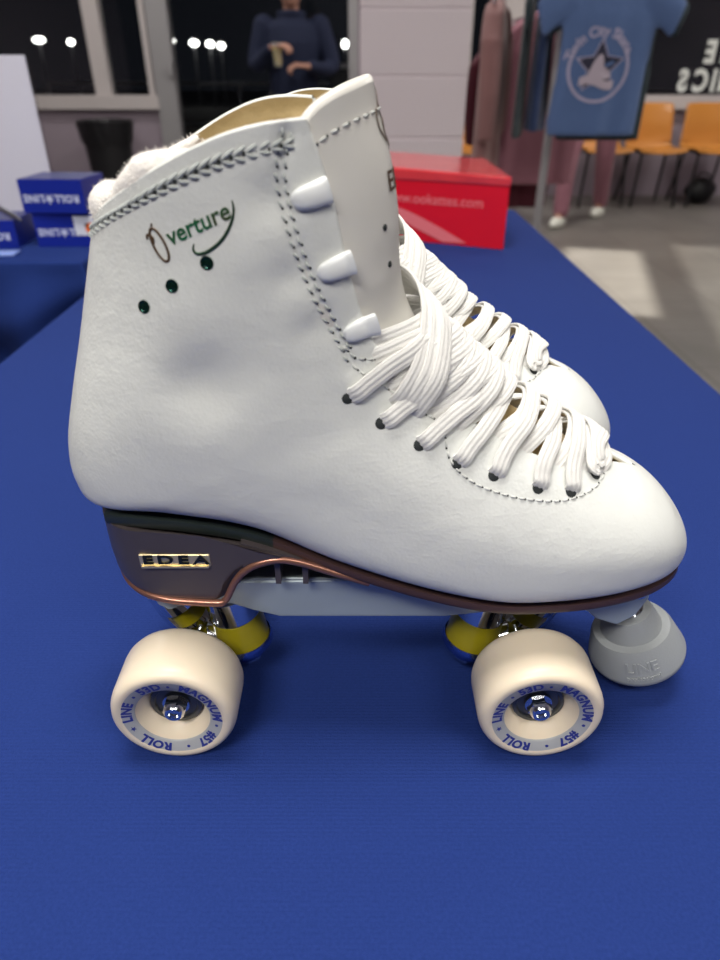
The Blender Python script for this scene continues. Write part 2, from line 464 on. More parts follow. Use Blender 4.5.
    # hooks
    for sg in (-1, 1):
        for (x, z) in HOOKS:
            v = MB(); rows = []; last_ok = None
            for i in range(15):
                u = i/14; xx = x-.0062+.0118*u; zz = z+.0034*(u-.5)
                hw = (.0030+.0009*u)*(math.sqrt(max(0, 1-(1-min(u/.38, 1))**2))+.03); h = .0022*(math.sqrt(max(0, 1-(1-min(u/.45, 1))**2))+.05)
                p, nn = side(xx, zz, sg, 0)
                if last_ok is not None and (abs(p.y) < .5*abs(last_ok[0].y) or (p-last_ok[0]).length > .0025): p, nn = last_ok[0]+Vector((.00084, 0, .00024)), last_ok[1]
                last_ok = (p, nn); row = []
                for j in range(16):
                    a = 2*math.pi*j/16; ca, sa = math.cos(a), math.sin(a)
                    cz = hw*abs(ca)**.7*(1 if ca > 0 else -1)
                    row.append(p+Vector((-.30*cz, 0, cz))+nn*(h*(.35+.65*sa)))
                rows.append(row)
            v.grid(rows, closed_v=True)
            n0 = len(rows)-1
            v.f.append(tuple(range(16))); v.m.append(0); v.f.append(tuple(n0*16+j for j in range(16))); v.m.append(0)
            v.build('lace_hook', M['hook'], up)
    return up

def T(t, th):
    """outer face of the tongue"""
    w = max(0, min(1, (6.0-t)/3)); c = math.cos(min(abs(th)*1.0, math.pi/2))
    off = -.0046+.0050*w*c**.7
    return S(t, th, off)
def make_tongue(root):
    mb = MB(); NT, NA = 120, 60; A, B = [], []
    def tt(th): return -.33+.18*(abs(th)/R(54))**8
    for i in range(NT+1):
        f = i/NT; ra, rb = [], []
        for j in range(NA+1):
            q = -1+2*j/NA
            t0 = f*12.75; s0 = slot(t0)+R(14)*(1 if t0 < 11 else .6); th = q*s0
            t = tt(th)*(1-min(t0/2.5, 1))**2+t0
            p = T(t, th); ra.append(p)
            d = .0050*(1-.6*min(1, t0/8)); nn = normal(max(t, .02), th); rb.append(p-nn*d)
        A.append(ra); B.append(rb)
    mb.grid(A); 
    # the toe end of the tongue is its bare gold lining cloth
    mb.m = [0 if (k//NA) < NT*6.2/12.75 else 2 for k in range(len(mb.m))]
    mb.grid(B, mi=1, flip=True)
    rows = []
    for k in range(7):
        f = math.pi*k/6; row = []
        for a, b, a1 in zip(A[0], B[0], A[1]):
            c = (a+b)/2; h = (a-b)/2; u = (a-a1).normalized(); row.append(c+h*math.cos(f)+u*h.length*math.sin(f))
        rows.append(row)
    o = len(mb.f); mb.grid(rows[:5], mi=0); mb.grid(rows[4:], mi=1)
    for j in (0, NA):
        mb.grid([[A[i][j] for i in range(NT+1)], [B[i][j] for i in range(NT+1)]], mi=0)
    # stitch row below the top edge
    last = None; acc = 0
    for q in np.linspace(-1, 1, 300):
        th = q*(slot(0)+R(10)); t = tt(th)+.48; p = T(t, th)
        if last is not None: acc += (p-last).length
        last = p
        if acc > .0042:
            acc = 0; pts = []; ups = []
            for u, o_ in ((-.6, -.0001), (0, .0005), (.6, -.0001)):
                th2 = th+u*.05; t2 = tt(th2)+.48; n2 = normal(max(t2, .02), th2); pts.append(T(t2, th2)+n2*o_); ups.append(n2)
            mb.tube(pts, [.0003, .0005, .0003], n=6, mi=3, up=ups, flat=.8)
            mb.ellipsoid(pts[2]+ups[2]*.0003, (.0005, .0005, .0003), frame((0, 0, 0), ups[2]), mi=4, n=8, m=4)
    # word and emblem on the front of the tongue
    def put(x, y, z=0, t0=1.75):
        # x across towards the far side, y up
        k = rib(t0); th = x/.0300; t = t0-y/.0165; n2 = normal(t, th); return T(t, th)+n2*.0003
    mb.text('EDEA', lambda x, y, z=0: put(x+.0010, y+.0085), size=.0084, mi=5, bold=.00012, fine=.0025, spacing=1.0)
    for pl in ([(-.010, .012), (-.014, .017), (-.012, .023), (-.008, .020), (-.009, .014), (-.004, .010), (.000, .013), (-.003, .019), (-.007, .017)],
               [(-.002, .009), (.004, .010), (.007, .015), (.003, .019), (-.001, .015)],
               [(-.010, .022), (-.006, .028), (-.001, .031), (.004, .029), (.006, .022)],
               [(-.004, .024), (.001, .027), (.003, .023)]):
        q = [(p[0]*.8+.0040, p[1]*.75+.0095) for p in smooth_poly(pl, 5)]; pts = [put(*p) for p in q]; ups = [normal(max(1.75-p[1]/.0165, .02), p[0]/.03) for p in q]
        mb.tube(pts, .00042, n=6, mi=5, up=ups, flat=.4)
    tg = mb.build('tongue', [M['tongue_leather'], M['peach_lining'], M['gold_lining'], M['thread'], M['hole'], M['brown_foil']], root, auto=60)
    for sg in (-1, 1):
        for (t, a) in ((1.98, 23), (2.78, 19)):
            v = MB(); p = T(t, R(a)*sg); nn = normal(t, R(a)*sg)
            v.ellipsoid(p+nn*.0001, (.0012, .0012, .0004), frame((0, 0, 0), nn), n=12, m=4); v.build('vent_hole', M['hole'], tg)
    return tg

def make_collar_padding(root):
    mb = MB(); rows = []; NA = 70
    rnd = random.Random(3)
    def ctr(a):
        th = R(a); ths = th if th <= math.pi else th-2*math.pi
        t = tstart(ths); p = S(t+.05, ths, -.0055)
        back = max(0, -math.cos(th))
        lump = .0060*max(0, math.exp(-((a-186)/28)**2)) + .0022*math.exp(-((a-136)/8)**2)*0 + .0032*math.exp(-((a-236)/13)**2)
        return p+Vector((.35*lump, 0, lump*.8)), .0034+.72*lump
    A = np.linspace(112, 262, NA)
    fuzz = []
    for a in A:
        c, r = ctr(a); c2, _ = ctr(a+1); d = (c2-c).normalized(); n1 = Vector((0, 0, 1)); n1 = (n1-d*n1.dot(d)).normalized(); n2 = d.cross(n1)
        e = min(1, (a-111)/14, (263-a)/14); r *= max(.15, math.sqrt(max(e, 0)))
        row = []
        for j in range(20):
            ph = 2*math.pi*j/20; rr = r*(1+.03*math.sin(a*.5+j*.6)+.02*rnd.uniform(-1, 1))
            p = c+n1*(math.sin(ph)*rr*1.15)+n2*(math.cos(ph)*rr); row.append(p)
        rows.append(row)
        for _ in range(34):
            ph = rnd.uniform(0, 2*math.pi); dd = (n1*math.sin(ph)*1.15+n2*math.cos(ph)); base = c+dd*r*.96+d*rnd.uniform(-.001, .001)
            fuzz.append((base, (dd.normalized()+Vector((rnd.uniform(-.6, .6), rnd.uniform(-.6, .6), rnd.uniform(-.4, .6)))).normalized()))
    mb.grid(rows, closed_v=True)
    for base, d in fuzz:
        L = rnd.uniform(.0009, .0020); s = d.orthogonal().normalized()*.00011; t2 = d.cross(s)
        mb.add([base+s, base-s*.5+t2, base-s*.5-t2, base+d*L], [(0, 1, 3), (1, 2, 3), (2, 0, 3)])
    return mb.build('collar_padding', M['fleece'], root, recalc=False)

def make_laces(root):
    mb = MB()
    W, TH = .0034, .26
    def strap(pts, w=W):
        P = smooth_poly([tuple(p[0]) for p in pts], 7); U = smooth_poly([tuple(p[1]) for p in pts], 7)
        mb.tube([Vector(p) for p in P], [w*(.8 if i in (0, len(P)-1) else 1) for i in range(len(P))], n=40, up=[Vector(u) for u in U], flat=TH, ribs=.12)
    def at(t, deg, off):
        th = R(deg); n = normal(t, th); return (S(t, th)+n*off, n)
    n = len(EYELETS)
    rnd = random.Random(5)
    for i, (t, a) in enumerate(EYELETS):
        tu, au = EYELETS[i-1] if i else (4.25, 44)
        sl = math.degrees(slot(t)); su = math.degrees(slot(tu))
        for sg in (-1, 1):
            h = .0030 if (i+(sg > 0)) % 2 else .0052
            mid = (t+tu)/2
            j = rnd.uniform(-.06, .06)
            pts = [at(t+.02, sg*(a+.8), -.0028), at(t-.02, sg*(a-2.5), .0012), at(t-.12, sg*(a*.55+sl*.45), .0019), at(t-.22, sg*(sl+1), .0026),
                   at(t-.30+j, sg*sl*.62, h*.92), at(mid, 0, h+.0010), at(tu+.30+j, -sg*su*.55, h*.7),
                   at(tu+.12, -sg*(su-1), -.0010), at(tu+.05, -sg*(su+7), -.0032)]
            strap(pts)
            # the run that lies flat over the tongue below, from eyelet to eyelet
        # a bar straight across under the crossings
    for k, (t, h) in enumerate(((5.25, .0045), (5.5, .0060), (5.7, .0068), (6.15, .0070), (6.7, .0070), (7.3, .0066))):
        s = math.degrees(slot(t))
        for sg in (-1, 1):
            strap([at(t+.45, sg*(s+9), -.0028), at(t+.40, sg*(s-1), .0012), at(t+.25, sg*s*.5, h), at(t, 0, h+.0015), at(t-.3, -sg*s*.5, h), at(t-.5, -sg*(s-1), .0005), at(t-.55, -sg*(s+9), -.0030)])
    # top wraps climbing the ankle to the far hooks
    for k in range(3):
        d = .30*k
        strap([at(6.2+d, -46, -.0024), at(5.95+d, -40, .0030), at(5.35+d, -27, .0050+.0012*k), at(4.45+d*.9, -8, .0050+.0015*k), at(3.75+d*.9, 8, .0046+.001*k), at(3.3+d*.9, 26, .0042), at(3.05+d*.9, 44, .0032), at(3.0+d*.9, 58, .0015)])
    return mb.build('lace', M['lace'], root, auto=60)

def make_sole(root):
    """thin sole following the bottom of the upper from heel to toe; its edge keeps just outside the leather"""
    line = [(-.1150, .1170), (-.1120, .1165), (-.1000, .1178), (-.0880, .1178), (-.0500, .1110), (-.0130, .0955), (.0250, .0835), (.0580, .0775), (.0850, .0775), (.1070, .0785), (.1255, .0795), (.1385, .0805), (.1465, .0835)]
    L = smooth_poly(line, 10); rows = []; x0, x1 = -.1075, .1455
    N = 110; M_ = 9
    for i in range(N+1):
        f = i/N; x = x0+(x1-x0)*(.5-.5*math.cos(math.pi*f))
        z = np.interp(x, [p[0] for p in L], [p[1] for p in L])
        w = 0
        for dz in (.003, .0055, .008):
            h = BVH.ray_cast(Vector((min(max(x, -.1165), .1490), -.2, z+dz)), Vector((0, 1, 0)))
            if h[0] is not None: w = max(w, abs(h[0].y)*(.90 if dz > .006 else .955))
        w = max(w, .0015) if 0 < i < N else .0015
        th = .0042 if x < -.03 else .0034
        row = [Vector((x, w*s, z+.0012)) for s in np.linspace(-1, 1, M_)]+[Vector((x, w+.0005, z-.4*th))]
        row += [Vector((x, (w-.0008)*s, z-th)) for s in np.linspace(1, -1, M_)]+[Vector((x, -w-.0005, z-.4*th))]
        rows.append(row)
    mb = MB(); mb.grid(rows, closed_v=True); n = len(rows[0])
    k = int(N*.36)
    for q in range(len(mb.f)):
        mb.m[q] = 1 if (q//n) < k else 0
    mb.f.append(tuple(range(n))); mb.m.append(1); o = N*n; mb.f.append(tuple(o+j for j in range(n))); mb.m.append(0)
    return mb.build('sole', [M['sole'], M['welt']], root, auto=50)

def curve_z(pts, x):
    if x <= pts[0][0]: return pts[0][1]
    for a, b in zip(pts[:-1], pts[1:]):
        if x <= b[0]: return a[1]+(b[1]-a[1])*(x-a[0])/(b[0]-a[0])
    return pts[-1][1]

def make_heel(root):
    # side outline, then each level gets a D-shaped plan that is round at the back
    zt = [(-.121, .1135), (-.110, .1130), (-.088, .1140), (-.066, .1120), (-.050, .1070), (-.030, .0995), (-.013, .0925)]
    back = [(.0760, -.1060), (.0785, -.1105), (.0840, -.1135), (.0950, -.1145), (.1070, -.1145), (.1190, -.1145)]   # (z, x)
    front = smooth_poly([(-.0600, .0762), (-.0575, .0800), (-.0545, .0870), (-.0500, .0930), (-.0430, .0975), (-.0340, .0998), (-.0250, .0990), (-.0150, .0950)], 6)
    bot = [(-.099, .0800), (-.092, .0778), (-.080, .0768), (-.0600, .0760)]
    mb = MB(); NX = 70; NY = 15
    def hw(x, z):   # half width: rounded at the back
        xb = -curve_z([(a, -b) for a, b in back], z); u = max(0, min(1, (x-xb)/.030)); base = .0300-.0030*max(0, (x+.06)/.05)
        return base*math.sqrt(max(1-(1-u)**2, 0))
    xs = [-.1165+(.1015)*(1-math.cos(math.pi/2*min(1, i/NX*1.0))) for i in range(NX+1)]
    def zb(x):
        if x < -.099:
            z = .1185
            for (z0, x0), (z1, x1) in zip(back[:-1], back[1:]):
                if x1 <= x <= x0: z = z0+(z1-z0)*(x0-x)/(x0-x1)
            return max(z, .0800)
        if x < -.0600: return curve_z(bot, x)
        return curve_z(front, x)
    rows = []
    LV = 14
    # build as levels of closed plan loops
    for L in range(LV+1):
        f = L/LV; row = []
        n = 40
        for j in range(2*n):
            a = math.pi*2*j/(2*n)
            # plan parameter: x from back to front
            c = math.cos(a); sgn = 1 if math.sin(a) >= 0 else -1
            # walk x along with f-dependent front and back limits
            zz = None
            ztop_b, zbot = .1180, .0770
            # back limit and front limit at this level
            zl = zbot+(.1175-zbot)*f
            xb = -curve_z([(p, -q) for p, q in back], zl)
            # front limit from the arch curve
            xf = front[0][0]
            for p, q in front:
                if q <= zl: xf = p
                else: break
            if zl > .099: xf = -.030-.02*0
            # the top slopes down forward, so limit by the sole line
            x = xb+(xf-xb)*(.5-.5*c)
            u = max(0, min(1, (x-xb)/.030)); wy = (.0306-.0010*(1-f))*math.sqrt(max(1-(1-u)**2.4, 0))
            fr = max(0, (x-xf+.004)/.004); wy *= 1-.12*fr
            z = min(zl, curve_z(zt, x)+.0005)
            row.append(Vector((x, sgn*wy*(1 if 0 < j < n or j > n else 0 if j == 0 else 1), z)))
        rows.append(row)
    mb.grid(rows, closed_v=True)
    n2 = len(rows[0])
    # flat bottom and top
    mb.f.append(tuple(range(n2))); mb.m.append(0)
    o = LV*n2; mb.f.append(tuple(o+j for j in range(n2))); mb.m.append(0)
    heel = mb.build('heel', [M['heel']], root, auto=35)
    # arch wing that runs on under the waist of the sole, one each side
    w = MB()
    for sg in (-1, 1):
        top = [(x, curve_z([(-.050, .1085), (-.030, .1010), (-.013, .0925), (.004, .0865)], x)) for x in np.linspace(-.050, .004, 20)]
        bt = [(-.050, .0945), (-.043, .0975), (-.034, .0985), (-.025, .0965), (-.013, .0915), (.004, .0845)]
        rows = []
        for x, z in top:
            zb_ = min(curve_z(bt, x), z-.0012); y0 = .0300-.002*max(0, (x+.05)/.05)
            rows.append([Vector((x, sg*y0, z)), Vector((x, sg*y0, zb_)), Vector((x, sg*(y0-.0035), zb_)), Vector((x, sg*(y0-.0035), z))])
        w.grid(rows, closed_v=True)
    # struts inside the hollow arch
    for xx in (-.036, -.024):
        w.box(xx-.0012, xx+.0012, -.026, .026, .083, .099)
    w.build('arch_wing', M['heel'], heel, auto=40)
    # copper edge around the bottom of the heel and up the arch
    c = MB()
    for sg in (-1, 1):
        line = [(-.1140, .0880), (-.1120, .0825), (-.1060, .0788), (-.0940, .0778), (-.0800, .0768), (-.0640, .0757), (-.0600, .0765), (-.0575, .0805), (-.0545, .0870), (-.0500, .0930), (-.0430, .0973), (-.0340, .0990), (-.0250, .0970), (-.0130, .0920), (.004, .0850)]
        P = smooth_poly(line, 5); pts = []
        for x, z in P:
            xb = -curve_z([(p, -q) for p, q in back], max(z, .0770)); u = max(0, min(1, (x-xb)/.032))
            y = .0304*math.sqrt(max(1-(1-u)**2.4, .0)) if x < -.06 else .0298-.002*max(0, (x+.05)/.05)
            pts.append(Vector((x, sg*y, z)))
        pts = [Vector((pts[0].x-.0006, 0, pts[0].z+.001))]+pts
        c.tube(pts, .0017, n=8)
    c.build('copper_edge', M['copper'], heel, auto=60)
    # gold badge on each side
    for sg in (-1, 1):
        g = MB()
        def put(x, y, z=0): return Vector((-.0785-sg*x, sg*(.0306+z), .0998+y))
        g.rbox(-.0935, -.0635, min(sg*.0285, sg*.0308), max(sg*.0285, sg*.0308), .0964, .1028, .0005, mi=0)
        for ch, u in (('E', -.0112), ('D', -.0038), ('E', .0038), ('A', .0112)):
            g.text(ch, lambda x, y, z=0, u=u: put(u+x*1.6, y+.0004, z+.0004), size=.0060, mi=1, bold=.00012, depth=.0005)
        g.box(-.0928, -.0642, min(sg*.0302, sg*.0316), max(sg*.0302, sg*.0316), .0963, .0972, mi=0)
        g.build('badge', [M['gold'], M['black_badge']], heel, smooth=False, recalc=False)
    return heel

def make_plate(root):
    mb = MB()
    side_ = [(-.1030, .0790), (-.1030, .0745), (-.0955, .0610), (-.0900, .0600), (-.0780, .0645), (-.0600, .0640), (-.0500, .0600), (-.0380, .0562), (.0400, .0562), (.0600, .0590), (.0800, .0620), (.1000, .0620),
             (.1075, .0590), (.1120, .0545), (.1230, .0500), (.1310, .0560), (.1350, .0665), (.1345, .0775), (.1200, .0775), (.0600, .0765), (.0380, .0765), (.0080, .0800), (-.0120, .0800), (-.0480, .0800), (-.0600, .0785)]
    hw = .0185
    def f(sg, ins=0):
        def g(x, z):
            w = hw*(.62+.38*min(1, (x+.104)/.014)) if x < -.09 else (hw*(1-.06*max(0, (x-.100)/.035)))
            return (x, sg*(w-ins), z)
        return g
    mb.prism(side_, f(-1), f(1))
    p = mb.build('plate', M['plate'], root, smooth=False)
    bv = p.modifiers.new('bevel', 'BEVEL'); bv.width = .0013; bv.segments = 3; bv.limit_method = 'ANGLE'; bv.angle_limit = R(30)
    # mounting screws and the clamp bolt of the toe stop
    for sg in (-1, 1):
        s = MB(); m = frame((.1300, sg*.0175, .0700), (0, sg, 0))
        s.lathe([(-.0005, .0031), (.0006, .0030), (.0006, .0019), (-.0010, .0017), (-.0012, .0001)], m, n=20)
        s.build('clamp_bolt', M['chrome'], p)
    for x in (-.086, .066):
        s = MB(); m = frame((x, -.012, .0625), (0, 0, -1))
        s.lathe([(-.003, .0028), (.0006, .0028), (.0012, .0018), (.0012, .0001)], m, n=16); s.build('bolt', M['chrome'], p)
    return p

def make_truck(root, xw, d):
    """xw: axle position; d: +1 when the cushion sits ahead of the axle, -1 behind it"""
    def X(u): return xw+d*u
    # hanger: ring around the cushion foot, arm to the axle, arm up to the pivot
    h = MB()
    ka = Vector((d*.012, 0, -.045)).normalized()      # king pin direction, top to bottom
    top = Vector((X(.0185), 0, .0600)); bot = Vector((X(.0255), 0, .0175))
    ax = (bot-top).normalized()
    def cyl(mb, c0, c1, r0, r1=None, n=28, mi=0, cap=True):
        c0 = Vector(c0); c1 = Vector(c1); f = frame(c0, c1-c0, (0, 1, 0)); L = (c1-c0).length; r1 = r1 or r0
        mb.lathe([(0, .0001), (0, r0*.94), (L*.03, r0), (L*.97, r1), (L, r1*.94), (L, .0001)], f, n=n, mi=mi)
    P = lambda f: top+(bot-top)*f
    h.tube([Vector((xw, -.0250, .0285)), Vector((xw, -.012, .0290)), Vector((xw, 0, .0295)), Vector((xw, .012, .0290)), Vector((xw, .0250, .0285))], [.0055, .0068, .0080, .0068, .0055], n=16)
    h.tube([Vector((xw, 0, .0290)), Vector((X(.012), 0, .0240)), P(.86)], [.0075, .0078, .0075], n=14)
    h.tube([Vector((xw, 0, .0300)), Vector((X(-.010), 0, .0420)), Vector((X(-.0170), 0, .0560))], [.0075, .0062, .0052], n=14)
    hang = h.build('truck', M['chrome'], root, auto=50)
    c = MB(); cyl(c, P(.40), P(.84), .0128, .0134, n=40); c.build('cushion', M['yellow'], hang)
    c = MB(); cyl(c, P(-.02), P(.12), .0110); cyl(c, P(.06), P(.40), .0128, .0131, n=40); c.build('upper_cup', M['chrome'], hang)
    c = MB()
    f = frame(P(.78), ax, (0, 1, 0)); L = (bot-top).length
    c.lathe([(.0, .0142), (.0018, .0148), (.0046, .0145), (.0050, .0132), (.0050, .0100), (.0110, .0090), (.0112, .0001)], f, n=40)
    c.build('lower_cup', M['blue_steel'], hang)
    c = MB(); cyl(c, P(-.1), P(1.12), .0035, n=14); cyl(c, P(1.02), P(1.14), .0062, n=6); c.build('king_pin', M['chrome'], hang)
    # pivot with its own yellow bushing
    c = MB(); cyl(c, (X(-.0010), 0, .0400), (X(-.0095), 0, .0560), .0085, .0085); c.build('pivot_bushing', M['yellow'], hang)
    c = MB(); cyl(c, (X(-.0055), 0, .0480), (X(-.0125), 0, .0625), .0098, .0098, n=30); cyl(c, (X(-.009), -.0125, .0535), (X(-.009), .0125, .0535), .0030); c.build('pivot_housing', M['chrome'], hang)
    c = MB(); cyl(c, (xw, -.0518, .0285), (xw, .0518, .0285), .0034, n=16); c.build('axle', M['chrome'], hang)
    return hang

def make_wheel(root, xw, sg):
    f = frame((xw, sg*.0393, .0285), (0, sg, 0), (1, 0, 0))
    # z of the lathe points outward
    prof = [(.0040, .0120), (.0050, .0127), (.0100, .0160), (.0132, .0168), (.0140, .0173), (.0150, .0226), (.0153, .0231), (.0155, .0243), (.0152, .0258), (.0138, .0272), (.0115, .0282), (.0090, .0285),
            (-.0090, .0285), (-.0115, .0282), (-.0138, .0272), (-.0152, .0258), (-.0155, .0243), (-.0150, .0231), (-.0138, .0226), (-.0100, .0158), (-.0040, .0120), (-.0040, .0060), (.0040, .0060)]
    mis = [0]*(len(prof)-1); mis[4] = 1; mis[3] = 1
    mb = MB(); mb.lathe(prof+[prof[0]], f, n=96, mis=mis+[0])
    words = [('★', 202), ('LINE', 170), ('•', 138), ('53D', 112), ('•', 87), ('MAGNUM', 34), ('•', -15), ('#57', -45), ('•', -76), ('ROLL', 240)]
    flip = 1
    rm = .0201
    for wd, deg in words:
        def put(x, y, z=0, deg=deg):
            # arc length to angle, reading clockwise seen from outside with tops outward
            a = R(deg)-x/rm; rr = rm+y; zz = .0122+(.0138-.0122)*(rr-.0175)/(.0226-.0175)+.00012
            X = rr*math.cos(a); Y = rr*math.sin(a)
            # world: seen from the near side x to the right and z up
            return Vector((xw-sg*X, sg*(.0393+zz), .0285+Y)) if sg < 0 else Vector((xw-X, sg*(.0393+zz), .0285+Y))
        if sg < 0:
            def put2(x, y, z=0, deg=deg):
                a = R(deg)-x/rm; rr = rm+y; zz = .0140+.0010*(rr-.0173)/.0053+.00015
                return Vector((xw+rr*math.cos(a), -(.0393+zz), .0285+rr*math.sin(a)))
        else:
            def put2(x, y, z=0, deg=deg):
                a = R(deg)-x/rm; rr = rm+y; zz = .0140+.0010*(rr-.0173)/.0053+.00015
                return Vector((xw-rr*math.cos(a), (.0393+zz), .0285+rr*math.sin(a)))
        if wd == '★':
            mb.add([put2(.0016*(1 if k % 2 == 0 else .42)*math.sin(math.pi*k/5), .0016*(1 if k % 2 == 0 else .42)*math.cos(math.pi*k/5)) for k in range(10)], [tuple(range(10))], 2)
        elif wd == '•':
            mb.add([put2(.0008*math.cos(k*math.pi/4), .0008*math.sin(k*math.pi/4)) for k in range(8)], [tuple(range(8))], 2)
        else: mb.text(wd, put2, size=.0060, mi=2, bold=.00028, fine=.0015, spacing=1.08)
    w = mb.build('wheel', [M['wheel'], M['wheel_ring'], M['blue_ink']], root, auto=50, recalc=False)
    b = MB(); b.lathe([(.0040, .0040), (.0066, .0042), (.0068, .0058), (.0058, .0062), (.0058, .0095), (.0068, .0100), (.0066, .0118), (.0040, .0121)], f, n=40)
    b.lathe([(-.0068, .0040), (-.0068, .0110), (-.0041, .0119)], f, n=40); b.build('bearing', M['steel_dark'], w)
    nn = MB(); nn.lathe([(.0066, .0062), (.0072, .0062), (.0072, .0045)], f, n=32)
    fr = f @ Matrix.Rotation(R(12), 4, 'Z')
    nn.lathe([(.0070, .0056), (.0108, .0056), (.0114, .0050)], fr, n=6)
    nn.lathe([(.0108, .0050), (.0122, .0046), (.0132, .0038), (.0132, .0024), (.0118, .0022), (.0116, .0001)], f, n=24)
    nn.build('axle_nut', M['chrome'], w, auto=30)
    return w

def make_toe_stop(root):
    mb = MB(); c = Vector((.1440, 0, .0215)); axd = Vector((.36, 0, -.93)).normalized(); f = frame(c, -axd, (0, 1, 0))
    prof = [(-.0095, .0001), (-.0095, .0186), (-.0085, .0218), (-.0060, .0237), (-.0040, .0241), (-.0030, .0239), (.0100, .0202), (.0128, .0187), (.0134, .0150), (.0215, .0128), (.0250, .0115), (.0252, .0060), (.0252, .0001)]
    mb.lathe(prof, f, n=64)
    # raised maker's mark on the side that faces out
    for (txt, h, sz) in (('LINE', .0045, .0078), ('professional', -.0010, .0032)):
        def put(x, y, z=0, h=h):
            zz = h+y; r = .0239+(.0202-.0239)*(zz+.003)/.013+.00010+z; a = R(172)+x/.0215
            return f @ Vector((r*math.cos(a), r*math.sin(a), zz))
        mb.text(txt, put, size=sz, mi=0, bold=.0001, depth=.00045, fine=.002)
    s = mb.build('toe_stop', M['stopper'], root, auto=45, recalc=False)
    st = MB(); st.lathe([(.0240, .0080), (.0262, .0080), (.0262, .0062), (.0420, .0062), (.0420, .0001)], f, n=24); st.build('stem', M['chrome'], s)
    return s

def make_skate():
    root = empty('roller_skate', (0, 0, TOP))
    make_boot(root); make_tongue(root); make_collar_padding(root); make_laces(root)
    make_sole(root); make_heel(root); make_plate(root)
    make_truck(root, -.0845, 1); make_truck(root, .0820, -1)
    for x in (-.0845, .0820):
        for sg in (-1, 1): make_wheel(root, x, sg)
    make_toe_stop(root)
    return root

# ------------------------------------------------------------------ camera
cam = bpy.data.cameras.new('camera'); cam.sensor_fit = 'HORIZONTAL'; cam.sensor_width = 36; cam.lens = 36*665/720
cam.clip_start = .01; cam.clip_end = 200
co = bpy.data.objects.new('camera', cam); COL.objects.link(co); co.location = (0, -.253, TOP+.276); co.rotation_euler = (R(90-31.5), 0, 0)
cam.dof.use_dof = True; cam.dof.focus_distance = .31; cam.dof.aperture_fstop = 12.0
SC.camera = co
SC.view_settings.view_transform = 'Standard'; SC.view_settings.look = 'None'; SC.view_settings.gamma = 1; SC.view_settings.exposure = .1
SC.view_settings.use_curve_mapping = False
w = bpy.data.worlds.new('night'); SC.world = w; w.use_nodes = True
w.node_tree.nodes['Background'].inputs[0].default_value = (.004, .0045, .006, 1); w.node_tree.nodes['Background'].inputs[1].default_value = 1

#==SCENE==
skate = make_skate()
tag(skate, 'white high-top roller skate with slanted green lettering, standing in front of its twin', 'roller skate', 'pair of white roller skates')
skate2 = copy_tree(skate); skate2.location = (.0012, .1180, TOP); skate2.rotation_euler = (0, 0, R(-4.3))
tag(skate2, 'white roller skate mostly hidden behind its twin, only its laced toe showing', 'roller skate', 'pair of white roller skates')

# ------------------------------------------------------------------ materials of the room
M['paint'] = mat('mauve_wall_paint', (.36, .30, .35), .7, bump=[('noise', 60, .001)])
M['frame'] = mat('pale_frame', (.62, .57, .56), .5)
M['frame2'] = mat('grey_metal_frame', (.42, .41, .42), .4, metal=.3)
M['block'] = mat('pink_grey_block_paint', (.80, .71, .74), .75, bump=[('noise', 90, .0015)])
M['glass'] = mat('dark_glass', (.9, .93, .95), .02, trans=1.0, ior=1.45)
M['black'] = mat('black_plastic', (.012, .012, .014), .45)
M['bag'] = mat('black_bag', (.010, .010, .012), .3, bump=[('noise', 40, .01)])
M['paper'] = mat('white_paper', (.68, .67, .76), .6)
M['blue_box'] = mat('blue_cardboard', (.008, .022, .30), .4, coat=.2)
M['blue_box_top'] = mat('dark_blue_cardboard', (.012, .020, .16), .4, coat=.2)
M['print_white'] = mat('pale_print', (.62, .66, .85), .5)
M['orange_print'] = mat('orange_print', (.85, .16, .02), .5)
M['red_box'] = mat('red_card', (.72, .008, .022), .35, coat=.3, bump=[('noise', 9, .004)])
M['red_lid'] = mat('red_lid', (.72, .05, .06), .22, coat=.6, bump=[('noise', 14, .006)])
M['red_print'] = mat('pink_print', (.85, .20, .22), .4)
M['orange'] = mat('orange_seat', (.62, .25, .045), .4, coat=.2)
M['asphalt'] = mat('outside_ground', (.010, .010, .011), .8)
M['dim_metal'] = mat('dim_railing', (.16, .16, .17), .5)

def fabric(name, c, c2=None, rough=.9):
    return mat(name, c, rough, bump=[('noise', 25, .004), ('noise', 400, .0004)], sheen=.2, vary=(6, c2, 2) if c2 else None)
M['tee_blue'] = fabric('denim_blue_cotton', (.105, .175, .37))
M['tee_navy'] = fabric('navy_cotton', (.035, .06, .15))
M['tee_black'] = fabric('black_cotton', (.012, .012, .018))
M['teal'] = fabric('dark_teal_cotton', (.03, .05, .06))
M['dusty'] = fabric('dusty_pink_cotton', (.29, .15, .145))
M['rose'] = fabric('rose_cotton', (.33, .14, .18))
M['maroon'] = fabric('maroon_cotton', (.09, .012, .025))
M['tee_print'] = mat('pale_lilac_print', (.48, .44, .60), .7)
M['tee_print_dark'] = mat('dark_print', (.03, .03, .06), .7)
M['tee_print_pink'] = mat('pale_pink_print', (.55, .47, .55), .7)
M['lamp'] = mat('lamp_glow', (1, 1, 1), .5, emit=(1, .97, .9), emit_s=9)
M['panel'] = mat('light_panel', (1, 1, 1), .5, emit=(1, .97, .93), emit_s=4)

